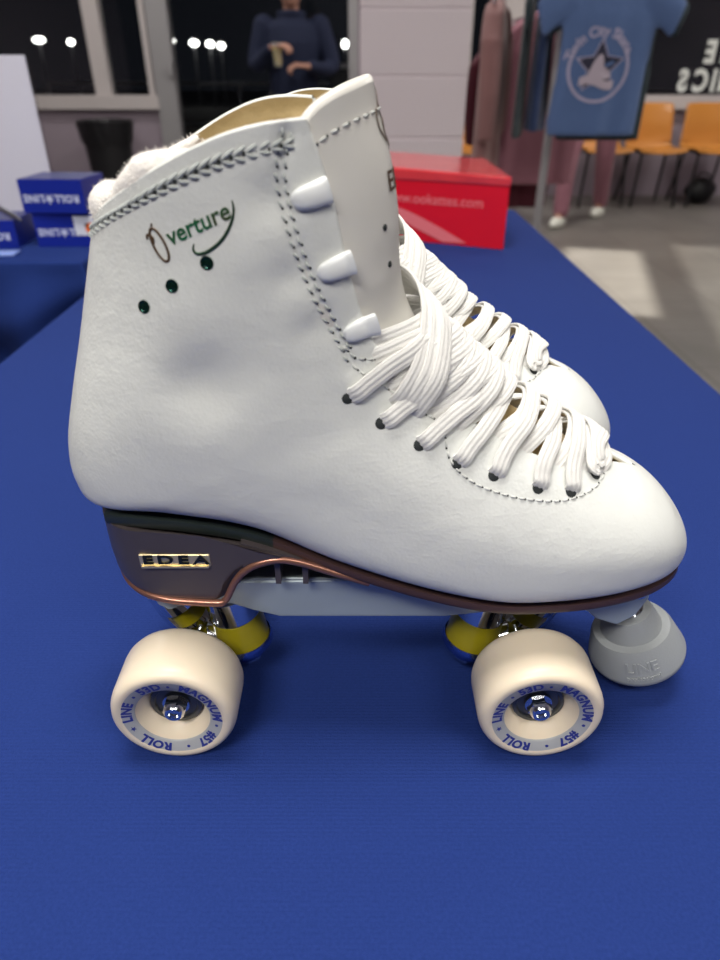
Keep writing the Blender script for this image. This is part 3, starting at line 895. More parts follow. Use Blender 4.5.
def floor_material():
    m = mat('vinyl_floor', (.16, .15, .14), .38)
    nt = m.node_tree; b = nt.nodes['Principled BSDF']; tc = nt.nodes.new('ShaderNodeTexCoord')
    br = nt.nodes.new('ShaderNodeTexBrick'); br.offset = 0; br.inputs['Scale'].default_value = 1; br.inputs['Brick Width'].default_value = .46; br.inputs['Row Height'].default_value = .46
    br.inputs['Mortar Size'].default_value = .004; br.inputs['Color1'].default_value = (.155, .142, .13, 1); br.inputs['Color2'].default_value = (.17, .157, .145, 1); br.inputs['Mortar'].default_value = (.09, .08, .075, 1)
    nt.links.new(tc.outputs['Object'], br.inputs['Vector'])
    n = nt.nodes.new('ShaderNodeTexNoise'); n.inputs['Scale'].default_value = 2.2; n.inputs['Detail'].default_value = 8; n.inputs['Roughness'].default_value = .65
    nt.links.new(tc.outputs['Object'], n.inputs['Vector'])
    mx = nt.nodes.new('ShaderNodeMix'); mx.data_type = 'RGBA'; mx.blend_type = 'OVERLAY'; mx.inputs[0].default_value = .5
    nt.links.new(br.outputs['Color'], mx.inputs[6]); nt.links.new(n.outputs['Fac'], mx.inputs[7]); 
    nt.links.new(mx.outputs[2], b.inputs['Base Color'])
    return m
M['floor'] = floor_material()

def st(name, mb, m, **k): return tag(mb.build(name, m, None, smooth=False, **k), kind='structure')
def one_box(x0, x1, y0, y1, z0, z1): b = MB(); b.box(x0, x1, y0, y1, z0, z1); return b

WY = 6.75
st('floor', one_box(-5, 5, -3, WY+.1, -.05, 0), M['floor'])
st('ground_outside', one_box(-30, 30, WY+.3, 60, -.25, -.15), M['asphalt'])
# far wall: piers, sills and glazed openings
def openwall():
    b = MB()
    b.box(-5, -1.83, WY, WY+.15, 0, .73); b.box(-5, 5, WY, WY+.15, 2.35, 3.0); b.box(.95, 5, WY, WY+.15, 0, .77)
    b.box(-.02, .93, WY, WY+.15, 0, 2.35)
    return b
st('wall_back', openwall(), M['paint'])
st('wall_left', one_box(-5.15, -5, -3, WY+.15, 0, 3.0), M['paint']); st('wall_right', one_box(5, 5.15, -3, WY+.15, 0, 3.0), M['paint'])
st('wall_front', one_box(-5, 5, -3.15, -3, 0, 3.0), mat('unlit_hall_dark', (.03, .03, .04), .8))  # dark colour stands in for an unlit hall, so the panes mirror little
st('ceiling', one_box(-5, 5, -3, WY+.15, 3.0, 3.1), mat('ceiling_tile', (.55, .55, .54), .9))
def win(n, x0, x1, z0, z1, mull, fm, sill=True, fw=.05):
    b = MB()
    for (a, c) in ((x0, x0+fw), (x1-fw, x1)): b.box(a, c, WY-.02, WY+.1, z0, z1)
    b.box(x0, x1, WY-.02, WY+.1, z1-fw, z1)
    for (a, c) in mull: b.box(a, c, WY-.03, WY+.1, z0, z1)
    if sill: b.box(x0-.03, x1+.03, WY-.07, WY+.1, z0-.10, z0+.01)
    o = st('window_%d' % n, b, fm)
    g = MB(); g.box(x0+fw, x1-fw, WY+.05, WY+.058, z0, z1-fw); g.build('pane', M['glass'], o, smooth=False)
    return o
win(1, -4.6, -1.86, .84, 2.35, [(-2.395, -2.255), (-3.7, -3.6)], M['frame'])
wn = win(2, .93, 3.9, .84, 2.35, [(1.25, 1.42)], M['frame'])
# mirrored lettering on the window, seen from inside
l = MB()
for (txt, x, z, sz) in (('E', 3.165, 1.165, .26), ('ICS', 3.21, .945, .235)):
    # reads correctly from outside: x runs backwards here
    if txt == 'ICS': 
        for ch, xx in (('S', 2.935), ('C', 3.095), ('I', 3.215), ('N', 3.33)):
            l.text(ch, lambda a, b, c=0, xx=xx: Vector((xx-a*.8, WY+.045, .955+b)), size=.235, bold=.010)
    else:
        for ch, xx in (('E', 3.13), ('N', 3.30)): l.text(ch, lambda a, b, c=0, xx=xx: Vector((xx-a*.8, WY+.045, 1.175+b)), size=.235, bold=.010)
l.build('window_lettering', mat('white_vinyl', (.75, .78, .74), .6), wn, smooth=False)
# glazed door beside the left window
d = MB()
d.box(-1.84, -1.66, WY-.05, WY+.1, 0, 2.35); d.box(-.10, -.02, WY-.03, WY+.1, 0, 2.35); d.box(-1.66, -.10, WY, WY+.08, 2.28, 2.35); d.box(-1.66, -.10, WY, WY+.08, 0, .10)
dr = st('door_1', d, M['frame2'])
g = MB(); g.box(-1.66, -.10, WY+.05, WY+.058, .10, 2.28); g.build('pane', M['glass'], dr, smooth=False)
g = MB(); g.box(-1.70, -1.66, WY-.10, WY-.05, 1.00, 1.10); g.build('lock', M['frame2'], dr, smooth=False)

# block column
c = MB(); z = 0
while z < 3.0:
    c.rbox(0.0, .395, 2.60, 2.99, max(z+.002, 0), min(z+.201, 2.999), .004, seg=2); z += .203
c.box(.004, .391, 2.604, 2.986, 0, 2.999)
tag(c.build('pillar', M['block'], None, smooth=False), kind='structure')

# ------------------------------------------------------------------ tables
def cloth_table(name, x0, x1, y0, y1, drop, label, hem=None, z=TOP, folds=.006, seed=1, front_drop=None):
    root = empty(name, ((x0+x1)/2, (y0+y1)/2, 0)); cx, cy = (x0+x1)/2, (y0+y1)/2
    tag(root, label, 'table')
    t = MB(); t.rbox(x0+.01-cx, x1-.01-cx, y0+.01-cy, y1-.01-cy, z-.035, z-.006, .004); t.build('tabletop', mat('grey_table_plastic', (.3, .3, .3), .6), root)
    for sx in (-1, 1):
        for sy in (-1, 1):
            lg = MB(); lg.tube([Vector((sx*((x1-x0)/2-.06), sy*((y1-y0)/2-.14), z-.036)), Vector((sx*((x1-x0)/2-.06), sy*((y1-y0)/2-.14), 0))], .014, n=12); lg.build('leg', M['frame2'], root)
    rnd = random.Random(seed)
    # cloth: profile from top centre over the edge, swept round the perimeter
    mb = MB(); r = .006
    per = []; nx, ny = 60, 90
    def P(x, y, d, nn):   # perimeter point, outward normal
        per.append((x, y, nn))
    for i in range(nx): per.append((x0+(x1-x0)*i/nx, y0, (0, -1), i/nx))
    for k in range(5): a = -math.pi/2+math.pi/2*k/5; per.append((x1, y0, (math.cos(a), math.sin(a)), 1))
    for i in range(ny): per.append((x1, y0+(y1-y0)*i/ny, (1, 0), 2))
    for k in range(5): a = math.pi/2*k/5; per.append((x1, y1, (math.cos(a), math.sin(a)), 1))
    for i in range(nx): per.append((x1-(x1-x0)*i/nx, y1, (0, 1), 3))
    for k in range(5): a = math.pi/2+math.pi/2*k/5; per.append((x0, y1, (math.cos(a), math.sin(a)), 1))
    for i in range(ny): per.append((x0, y1-(y1-y0)*i/ny, (-1, 0), 4))
    for k in range(5): a = math.pi+math.pi/2*k/5; per.append((x0, y0, (math.cos(a), math.sin(a)), 1))
    rows = []; n = len(per)
    levels = [0]+list(np.linspace(0, 1, 5))[1:]+list(np.linspace(1, 2, 16))[1:]
    for lv in levels:
        row = []
        for i, (x, y, nn, u) in enumerate(per):
            if lv <= 1:
                a = lv*math.pi/2; row.append(Vector((x+nn[0]*(r*math.sin(a))-cx, y+nn[1]*(r*math.sin(a))-cy, z-r+r*math.cos(a))))
            else:
                f = lv-1; dd = drop if not (front_drop and nn[1] < -.5) else front_drop(x)
                wv = folds*f*(math.sin(i*.55+seed)+.6*math.sin(i*.23+2*seed))*(3 if front_drop else 1)
                o_ = r+wv+.012*f
                if front_drop and nn[1] < -.5: o_ += .02*math.sin(f*9+x*14)*f
                row.append(Vector((x+nn[0]*o_-cx, y+nn[1]*o_-cy, z-r-dd*f)))
        rows.append(row)
    mb.grid(rows, closed_v=True, flip=True)
    # top sheet
    mb.f.append(tuple(range(n))); mb.m.append(0)
    cl = mb.build('tablecloth', M['cloth'], root, auto=50)
    return root
cloth_table('folding_table', -.398, .360, -.40, 1.415, .70, 'long table under a smooth navy blue cloth, carrying the white skates and the red box')
cloth_table('display_table', -1.35, -.480, .915, 1.75, .45, 'table behind on the left with a bunched navy cloth, carrying the small blue boxes', folds=.010, seed=4,
            front_drop=lambda x: .13+.05*math.sin(x*9+1)+.06*max(0, min(1, (-.55-x)/.3)))

# ------------------------------------------------------------------ things on the tables
def flat_text(mb, body, o, ux, uy, size, mi, bold=0.0, mirror=False, n=None, **k):
    o = Vector(o); ux = Vector(ux).normalized(); uy = Vector(uy).normalized(); s = -1 if mirror else 1
    mb.text(body, lambda x, y, z=0: o+ux*(x*s)+uy*y, size=size, mi=mi, bold=bold, **k)

# red box (slightly crushed, long side to the left)
rb = empty('skate_box', (.13, 1.2, TOP)); tag(rb, 'red cardboard skate box with a pale web address on its side', 'box')
A, B_, C_, D_ = Vector((-.06, 1.150, 0)), Vector((.2605, 1.000, 0)), Vector((.262, 1.285, 0)), Vector((-.06, 1.435, 0))
o0 = Vector((.13, 1.2, 0))
def slab(mb, cs, z0, z1, mi=0, tilt=(0, 0, 0, 0)):
    vs = [c-o0+Vector((0, 0, z0)) for c in cs]+[c-o0+Vector((0, 0, z1+t)) for c, t in zip(cs, tilt)]
    mb.add(vs, [(3, 2, 1, 0), (4, 5, 6, 7), (0, 1, 5, 4), (1, 2, 6, 5), (2, 3, 7, 6), (3, 0, 4, 7)], mi)
b = MB(); slab(b, [A, B_, C_, D_], .001, .112)
fx = (B_-A).normalized(); fn = Vector((fx.y, -fx.x, 0))
fo = B_-o0+fn*.0006
flat_text(b, 'www.ookattes.com', fo-fx*.140+Vector((0, 0, .076)), fx, (0, 0, 1), .0245, 1, bold=.0002)
# pale curved stripe on the front
st_ = smooth_poly([(-.30, .070), (-.22, .062), (-.15, .040), (-.07, .006)], 6); lo_ = smooth_poly([(-.30, .052), (-.22, .043), (-.17, .024), (-.115, .004)], 6)
b.add([fo+fx*p[0]+Vector((0, 0, p[1])) for p in st_]+[fo+fx*p[0]+Vector((0, 0, p[1])) for p in lo_],
      [(i, i+1, len(st_)+i+1, len(st_)+i) for i in range(len(st_)-1)], 1)
bx = b.build('box_base', [M['red_box'], M['red_print']], rb, smooth=False, recalc=False)
def grow(cs, g):
    c = sum(cs, Vector())/4; return [c+(p-c)*(1+g) for p in cs]
b = MB(); slab(b, grow([A, B_, C_, D_], .012), .106, .122, 0, (.008, 0, 0, .01))
ld = b.build('lid', [M['red_lid']], rb, smooth=False); bv = ld.modifiers.new('bevel', 'BEVEL'); bv.width = .003; bv.segments = 2

def small_box(loc, w, d, h, rz, label, mirror=False, tab=False):
    r = empty('wheel_box', loc, rz); tag(r, label, 'box', 'small blue boxes on the left table')
    b = MB(); b.box(-w/2, w/2, -d/2, d/2, .0005, h, 0); b.box(-w/2+.002, w/2-.002, -d/2+.002, d/2-.002, h, h+.0006, 1)
    # lettering on the front is upside down, as the box stands on its head
    flat_text(b, 'ROLL★LINE', Vector((-.002, -d/2-.0004, h*.45)), (-1, 0, 0), (0, 0, -1), .0168, 2, bold=.0007, spacing=1.15)
    body = b.build('carton', [M['blue_box'], M['blue_box_top'], M['print_white']], r, smooth=False, recalc=False)
    bv = None
    if tab:
        s = MB(); s.box(w/2-.042, w/2-.004, -d/2-.0010, -d/2-.0004, h*.35, h*.92, 0)
        s.add([Vector((w/2-.014+.0085*math.cos(a), -d/2-.0014, h*.56+.0095*math.sin(a))) for a in np.linspace(0, 2*math.pi, 20, endpoint=False)], [tuple(range(20))], 1)
        s.add([Vector((w/2-.014-.006+.003*math.cos(a), -d/2-.0016, h*.66+.003*math.sin(a))) for a in np.linspace(0, 2*math.pi, 12, endpoint=False)], [tuple(range(12))], 2)
        s.build('sticker', [mat('white_label', (.75, .77, .85), .5), M['orange_print'], M['black']], r, smooth=False, recalc=False)
    return r
small_box((-.538, 1.075, TOP), .115, .10, .0590, R(1), 'small blue box with a white and orange sticker, bottom of the stack', tab=True)
small_box((-.545, 1.068, TOP+.0597), .115, .10, .0560, R(-3), 'small plain blue box lying on top of the stickered one')
small_box((-.690, 1.06, TOP), .12, .10, .0480, R(4), 'low blue box standing left of the two-box stack, beside the white sheet')
# a printed card lying in front of it
cd = MB(); cd.rbox(-.045, .045, -.018, .018, .0005, .004, .001)
o = cd.build('card', mat('pale_blue_card', (.30, .42, .85), .3, coat=.5), None); o.location = (-.655, .965, TOP); o.rotation_euler = (0, 0, R(3)); tag(o, 'pale blue glossy card lying in front of the low blue box', 'card')
# sheet of paper in an upright holder
pr = empty('sign_holder', (-.712, 1.17, TOP)); tag(pr, 'upright white paper sheet in a clear holder behind the blue boxes', 'sign holder')
b = MB(); b.box(-.105, .105, -.0012, .0012, .006, .303); sh = b.build('paper_sheet', M['paper'], pr, smooth=False); 
b = MB(); b.box(-.108, .108, .0016, .0040, .0, .305); b.box(-.108, .108, -.03, .05, 0, .003); b.build('clear_holder', mat('clear_acrylic', (.95, .95, .97), .05, trans=1), pr, smooth=False)
for q in pr.children: q.rotation_euler = (0, 0, R(2))
# pen lying on the low box
pn = MB(); pn.tube([Vector((-.045, 0, 0)), Vector((-.030, 0, 0)), Vector((.05, 0, 0)), Vector((.058, 0, 0))], [.001, .004, .004, .003], n=14)
o = pn.build('pen', M['chrome'], None); o.location = (-.662, 1.035, TOP+.068); o.rotation_euler = (0, R(22), R(-20)); tag(o, 'shiny silver pen leaning on the low blue box, left of the box stack', 'pen')
pc = MB(); pc.box(-.01, .045, .0025, .0045, .0030, .0050); q = pc.build('clip', M['chrome'], o, smooth=False)

# ------------------------------------------------------------------ bin, chairs
b = MB()
b.lathe([(0, .165), (.0, .168), (.60, .205), (.61, .222), (.66, .228), (.665, .222), (.64, .205), (.05, .160), (.02, .001)], None, n=40)
tb = b.build('trash_can', M['black'], None); tb.location = (-2.22, 6.30, 0); tag(tb, 'black round rubbish bin with a bag folded over the rim, below the left window', 'bin')
b = MB(); rows = []
for k, (zz, rr) in enumerate([(.50, .213), (.56, .222), (.63, .234), (.672, .236), (.676, .222), (.64, .205), (.50, .19)]):
    rows.append([Vector(((rr+.006*math.sin(j*1.7+k)*(.5+.5*math.sin(j*.6)))*math.cos(2*math.pi*j/60), (rr+.006*math.sin(j*1.7+k))*math.sin(2*math.pi*j/60), zz+(.012*math.sin(j*.8) if k == 0 else 0))) for j in range(60)])
b.grid(rows, closed_v=True); b.build('bin_bag', M['bag'], tb, auto=70)

def chair(x, label):
    r = empty('chair', (x, 6.27, 0)); tag(r, label, 'chair', 'orange chairs in a row along the wall')
    b = MB(); prof = smooth_poly([(-.24, .430), (-.22, .452), (-.10, .448), (.05, .440), (.14, .452), (.18, .52), (.20, .65), (.235, .785), (.245, .800)], 5)
    rows = []; rows2 = []
    for (y, z) in prof:
        f = max(0, min(1, (z-.45)/.33)); hw = .205-.020*f
        row = []
        for j in range(17):
            u = -1+2*j/16; cup = .022*u*u
            row.append(Vector((u*hw, y-(cup if z > .5 else 0), z+(cup if z <= .5 else 0)-(.012*abs(u)**6 if f > .95 else 0))))
        rows.append(row)
    b.grid(rows)
    s = b.build('seat_shell', M['orange'], r, auto=80); so = s.modifiers.new('solid', 'SOLIDIFY'); so.thickness = .010
    for sx in (-1, 1):
        l_ = MB(); l_.tube([Vector((sx*.16, -.17, .438)), Vector((sx*.19, -.21, .0))], .012, n=10); l_.build('leg', M['black'], r)
        l_ = MB(); l_.tube([Vector((sx*.16, .10, .438)), Vector((sx*.19, .22, .0))], .012, n=10); l_.build('leg', M['black'], r)
    l_ = MB()
    for yy in (-.17, .10): l_.tube([Vector((-.16, yy, .434)), Vector((.16, yy, .434))], .010, n=8)
    for sx in (-1, 1): l_.tube([Vector((sx*.16, -.17, .434)), Vector((sx*.16, .10, .434))], .010, n=8)
    l_.build('under_frame', M['black'], r)
    return r
chair(.96, 'orange moulded chair seen in the gap right of the block pillar')
chair(2.13, 'orange moulded chair partly hidden by the blue T-shirt')
chair(2.59, 'orange moulded chair fully seen below the window')
chair(3.08, 'orange moulded chair at the right edge of the photo')
b = MB(); b.ellipsoid((0, 0, .11), (.135, .10, .115), n=24, m=14)
b.v = [(x*(1+.06*math.sin(z*40+x*20)), y, max(z, .0)) for x, y, z in b.v]
bg = b.build('bag', M['bag'], None, auto=80); bg.location = (3.10, 6.30, 0); tag(bg, 'black bag on the floor under the rightmost orange chair', 'bag')
h = MB(); h.tube([Vector((.07*math.cos(a), 0, .205+.05*math.sin(a))) for a in np.linspace(0, math.pi, 12)], .008, n=8); h.build('handle', M['bag'], bg)

# ------------------------------------------------------------------ clothes rack with garments
def remesh(o, vox, sm=6):
    m = o.modifiers.new('fuse', 'REMESH'); m.mode = 'VOXEL'; m.voxel_size = vox; m.use_smooth_shade = True
    s = o.modifiers.new('soften', 'CORRECTIVE_SMOOTH' if False else 'SMOOTH'); s.factor = .6; s.iterations = sm
    return o
def loft(mb, rings, n=28, mi=0):
    """rings: (centre, half width vector, half depth vector); an elliptical tube closed at both ends"""
    rows = [[Vector(c)+Vector(a)*math.cos(2*math.pi*j/n)+Vector(b)*math.sin(2*math.pi*j/n) for j in range(n)] for (c, a, b) in rings]
    o = len(mb.v); mb.grid(rows, closed_v=True, mi=mi)
    mb.f.append(tuple(o+j for j in range(n))); mb.m.append(mi); mb.f.append(tuple(o+(len(rows)-1)*n+j for j in range(n))[::-1]); mb.m.append(mi)
def garment(name, loc, rz, w, h, depth, matl, label, cat='shirt', sleeve='short', flare=.0, group='garments hanging on the rack', hood=False, seed=0):
    """hangs from z = 0 down to -h, w wide"""
    mb = MB(); rings = []
    for i in range(18):
        f = i/17; z = -.012-f*(h-.012)
        sh = min(1, f/.10); ww = (w*.5)*(.30+.70*math.sqrt(sh))*(1+flare*f); dd = depth*(.35+.65*min(1, f/.25))
        sway = .006*math.sin(f*5+seed)
        rings.append(((sway, 0, z), (ww*(1+.02*math.sin(f*9+seed)), 0, 0), (0, dd, 0)))
    n = 72
    rows = []
    for c, a, b in rings:
        f = -c[2]/h; row = []
        for j in range(n):
            ang = 2*math.pi*j/n; k = 1+.22*f*math.sin(7*ang+seed)+.12*f*math.sin(12*ang+2*seed)
            row.append(Vector(c)+Vector(a)*math.cos(ang)+Vector(b)*math.sin(ang)*k)
        rows.append(row)
    mb.grid(rows, closed_v=True); mb.f.append(tuple(range(n))); mb.m.append(0); o = 17*n; mb.f.append(tuple(o+j for j in range(n))); mb.m.append(0)
    for sx in (-1, 1):
        if sleeve == 'short':
            loft(mb, [((sx*w*.36, 0, -.075), (sx*.02, 0, .055), (0, depth*.7, 0)), ((sx*(w*.5+.03), 0, -.105), (sx*.018, 0, .062), (0, depth*.75, 0)), ((sx*(w*.5+.085), -.005, -.150), (sx*-.026, 0, -.066) if False else (sx*.020, 0, .060), (0, depth*.6, 0))])
        elif sleeve == 'long':
            loft(mb, [((sx*w*.38, 0, -.07), (.05, 0, .03*-sx), (0, depth*.8, 0)), ((sx*(w*.5+.03), -.01, -.20), (.055, 0, 0), (0, depth*.9, 0)), ((sx*(w*.5+.05), -.02, -.40), (.048, 0, 0), (0, depth*.8, 0)), ((sx*(w*.5+.04), -.02, -.58), (.036, 0, 0), (0, depth*.7, 0))])
    if sleeve == 'legs':
        mb = MB()
        loft(mb, [((0, 0, -.01), (w*.46, 0, 0), (0, depth, 0)), ((0, 0, -.12), (w*.5, 0, 0), (0, depth, 0)), ((0, 0, -.26), (w*.52, 0, 0), (0, depth, 0))])
        for sx in (-1, 1): loft(mb, [((sx*w*.24, 0, -.2), (w*.25, 0, 0), (0, depth, 0)), ((sx*w*.27, 0, -.5*h), (w*.22, 0, 0), (0, depth*.9, 0)), ((sx*w*.29, 0, -h), (w*.16, 0, 0), (0, depth*.8, 0))])
    if hood: mb.ellipsoid((0, .02, -.01), (.09, .06, .09))
    r = empty(name, loc, rz); tag(r, label, cat, group)
    o = mb.build('cloth_body', matl, r); remesh(o, .009, 5)
    hg = MB(); hg.tube([Vector((-w*.46, 0, -.06)), Vector((0, 0, -.004)), Vector((w*.46, 0, -.06))], .006, n=8)
    hg.tube(smooth_poly([(0, 0, -.004), (0, 0, .035), (.02, 0, .055), (.005, 0, .075), (-.012, 0, .062)], 5), .0025, n=8)
    hg.build('hanger', M['chrome'], r)
    return r
rk = empty('clothes_rack', (.835, 3.06, 0)); tag(rk, 'grey metal clothes rack with T-shirts and pink sweatshirts, beyond the table end', 'clothes rack')
b = MB(); b.tube([Vector((0, 0, .02)), Vector((0, 0, 1.52))], .019, n=20); b.build('pole', M['frame2'], rk)
for a in (0, 90, 180, 270):
    b = MB(); dx, dy = math.cos(R(a+20)), math.sin(R(a+20)); b.tube([Vector((0, 0, .06)), Vector((dx*.2, dy*.2, .045)), Vector((dx*.34, dy*.34, .012))], .014, n=10); b.build('foot', M['frame2'], rk)
for (dx, dy, zz) in ((-.30, .02, 1.40), (.30, .05, 1.42), (.04, .30, 1.42), (.06, -.26, 1.40)):
    b = MB(); b.tube([Vector((0, 0, zz-.02)), Vector((dx, dy, zz+.01)), Vector((dx*1.05, dy*1.05, zz+.04))], .009, n=10); b.build('arm', M['frame2'], rk)

tee = garment('t_shirt', (.960, 2.86, 1.345), R(-2), .360, .545, .030, M['tee_blue'], 'denim-blue T-shirt with a round star print, hanging face-on at the front of the rack', sleeve='short')
# the print sits on the shirt's own front, following its cloth
pm = MB()
bpy.context.view_layer.update()
dg = bpy.context.evaluated_depsgraph_get(); cb = [q for q in tee.children if q.name.startswith('cloth_body')][0]
ev = cb.evaluated_get(dg); mev = ev.to_mesh(); TB = BVHTree.FromPolygons([tuple(v.co) for v in mev.vertices], [tuple(p.vertices) for p in mev.polygons]); ev.to_mesh_clear()
def onshirt(x, z, off=.0025):
    h = TB.ray_cast(Vector((x, -.5, z)), Vector((0, 1, 0))); 
    return Vector((x, (h[0].y if h[0] else -.03)-off, z))
CX, CZ, RR = -.020, -.305, .118
def ringpts(r0, r1, a0, a1, n, off, mi):
    o = [onshirt(CX+r*math.cos(a), CZ+r*math.sin(a), off) for r in (r0, r1) for a in np.linspace(a0, a1, n)]
    pm.add(o, [(i, i+1, n+i+1, n+i) for i in range(n-1)], mi)
ringpts(.108, .120, R(148), R(392), 60, .0025, 0)
def star(cx, cz, r, off, mi, rot=90):
    vs = [onshirt(cx, cz, off)]
    N = 10
    for k in range(N*4):
        i = k//4; f = (k % 4)/4
        def pp(i): rr = r if i % 2 == 0 else r*.48; a = R(rot+36*i); return (cx+rr*math.cos(a), cz+rr*math.sin(a))
        p, q = pp(i), pp(i+1); vs.append(onshirt(p[0]+(q[0]-p[0])*f, p[1]+(q[1]-p[1])*f, off))
    pm.add(vs, [(0, 1+k, 1+(k+1) % (N*4)) for k in range(N*4)], mi)
star(CX+.003, CZ+.004, .100, .0030, 0); star(CX+.003, CZ+.004, .090, .0036, 1)
# pale skate-boot figure and a banner across the star
blob = [(-.040, -.030), (-.030, .000), (-.012, .035), (.006, .048), (.016, .030), (.020, .006), (.044, -.010), (.048, -.032), (.010, -.038)]
bl = smooth_poly(blob+[blob[0]], 4)[:-1]
pm.add([onshirt(CX, CZ-.005, .0046)]+[onshirt(CX+x, CZ+z, .0046) for x, z in bl], [(0, 1+k, 1+(k+1) % len(bl)) for k in range(len(bl))], 2)
bn_ = [(x, -.048+.010*math.sin((x+.07)*42)) for x in np.linspace(-.068, .066, 18)]
pm.add([onshirt(CX+x, CZ+z+.015, .0052) for x, z in bn_]+[onshirt(CX+x, CZ+z-.015, .0052) for x, z in bn_], [(i, i+1, 18+i+1, 18+i) for i in range(17)], 2)
def arc(x, y, z=0):
    a = R(96)-x/.125; r = .122+y; return onshirt(CX+r*math.cos(a), CZ+r*math.sin(a), .0030)
pm.text('Twin City Skate', arc, size=.048, mi=0, bold=.0016, fine=.01)
pm.build('shirt_print', [M['tee_print'], M['tee_print_dark'], M['tee_print_pink']], tee, smooth=False, recalc=False)

garment('t_shirt', (.835, 3.36, 1.38), R(76), .36, .590, .040, M['tee_navy'], 'navy-blue T-shirt seen almost edge-on, behind the left edge of the star-print T-shirt', seed=2)
garment('t_shirt', (.905, 3.34, 1.36), R(78), .32, .50, .020, M['tee_black'], 'black T-shirt squeezed between the navy one and the star-print one', seed=4)
garment('t_shirt', (.755, 3.36, 1.38), R(76), .36, .62, .022, M['teal'], 'dark grey-green T-shirt edge-on, left of the navy one', seed=5)
garment('t_shirt', (1.02, 2.975, 1.345), R(-2), .37, .57, .018, M['teal'], 'dark T-shirt hanging right behind the star-print T-shirt, only its hem showing', seed=8)
garment('sweatshirt', (.615, 3.36, 1.34), R(74), .40, .82, .055, M['dusty'], 'dusty pink long-sleeved sweatshirt, leftmost garment on the rack', cat='sweatshirt', sleeve='long', seed=3, flare=.15)
garment('sweatshirt', (.95, 3.74, 1.30), R(3), .44, .80, .045, M['rose'], 'rose pink sweatshirt hanging low behind the blue T-shirts', cat='sweatshirt', sleeve='long', seed=6)
garment('sweatshirt', (.87, 3.88, 1.26), R(-3), .42, .90, .040, M['maroon'], 'dark maroon sweatshirt, its hem showing below the rose pink one', cat='sweatshirt', sleeve='long', seed=7)
pkh = None

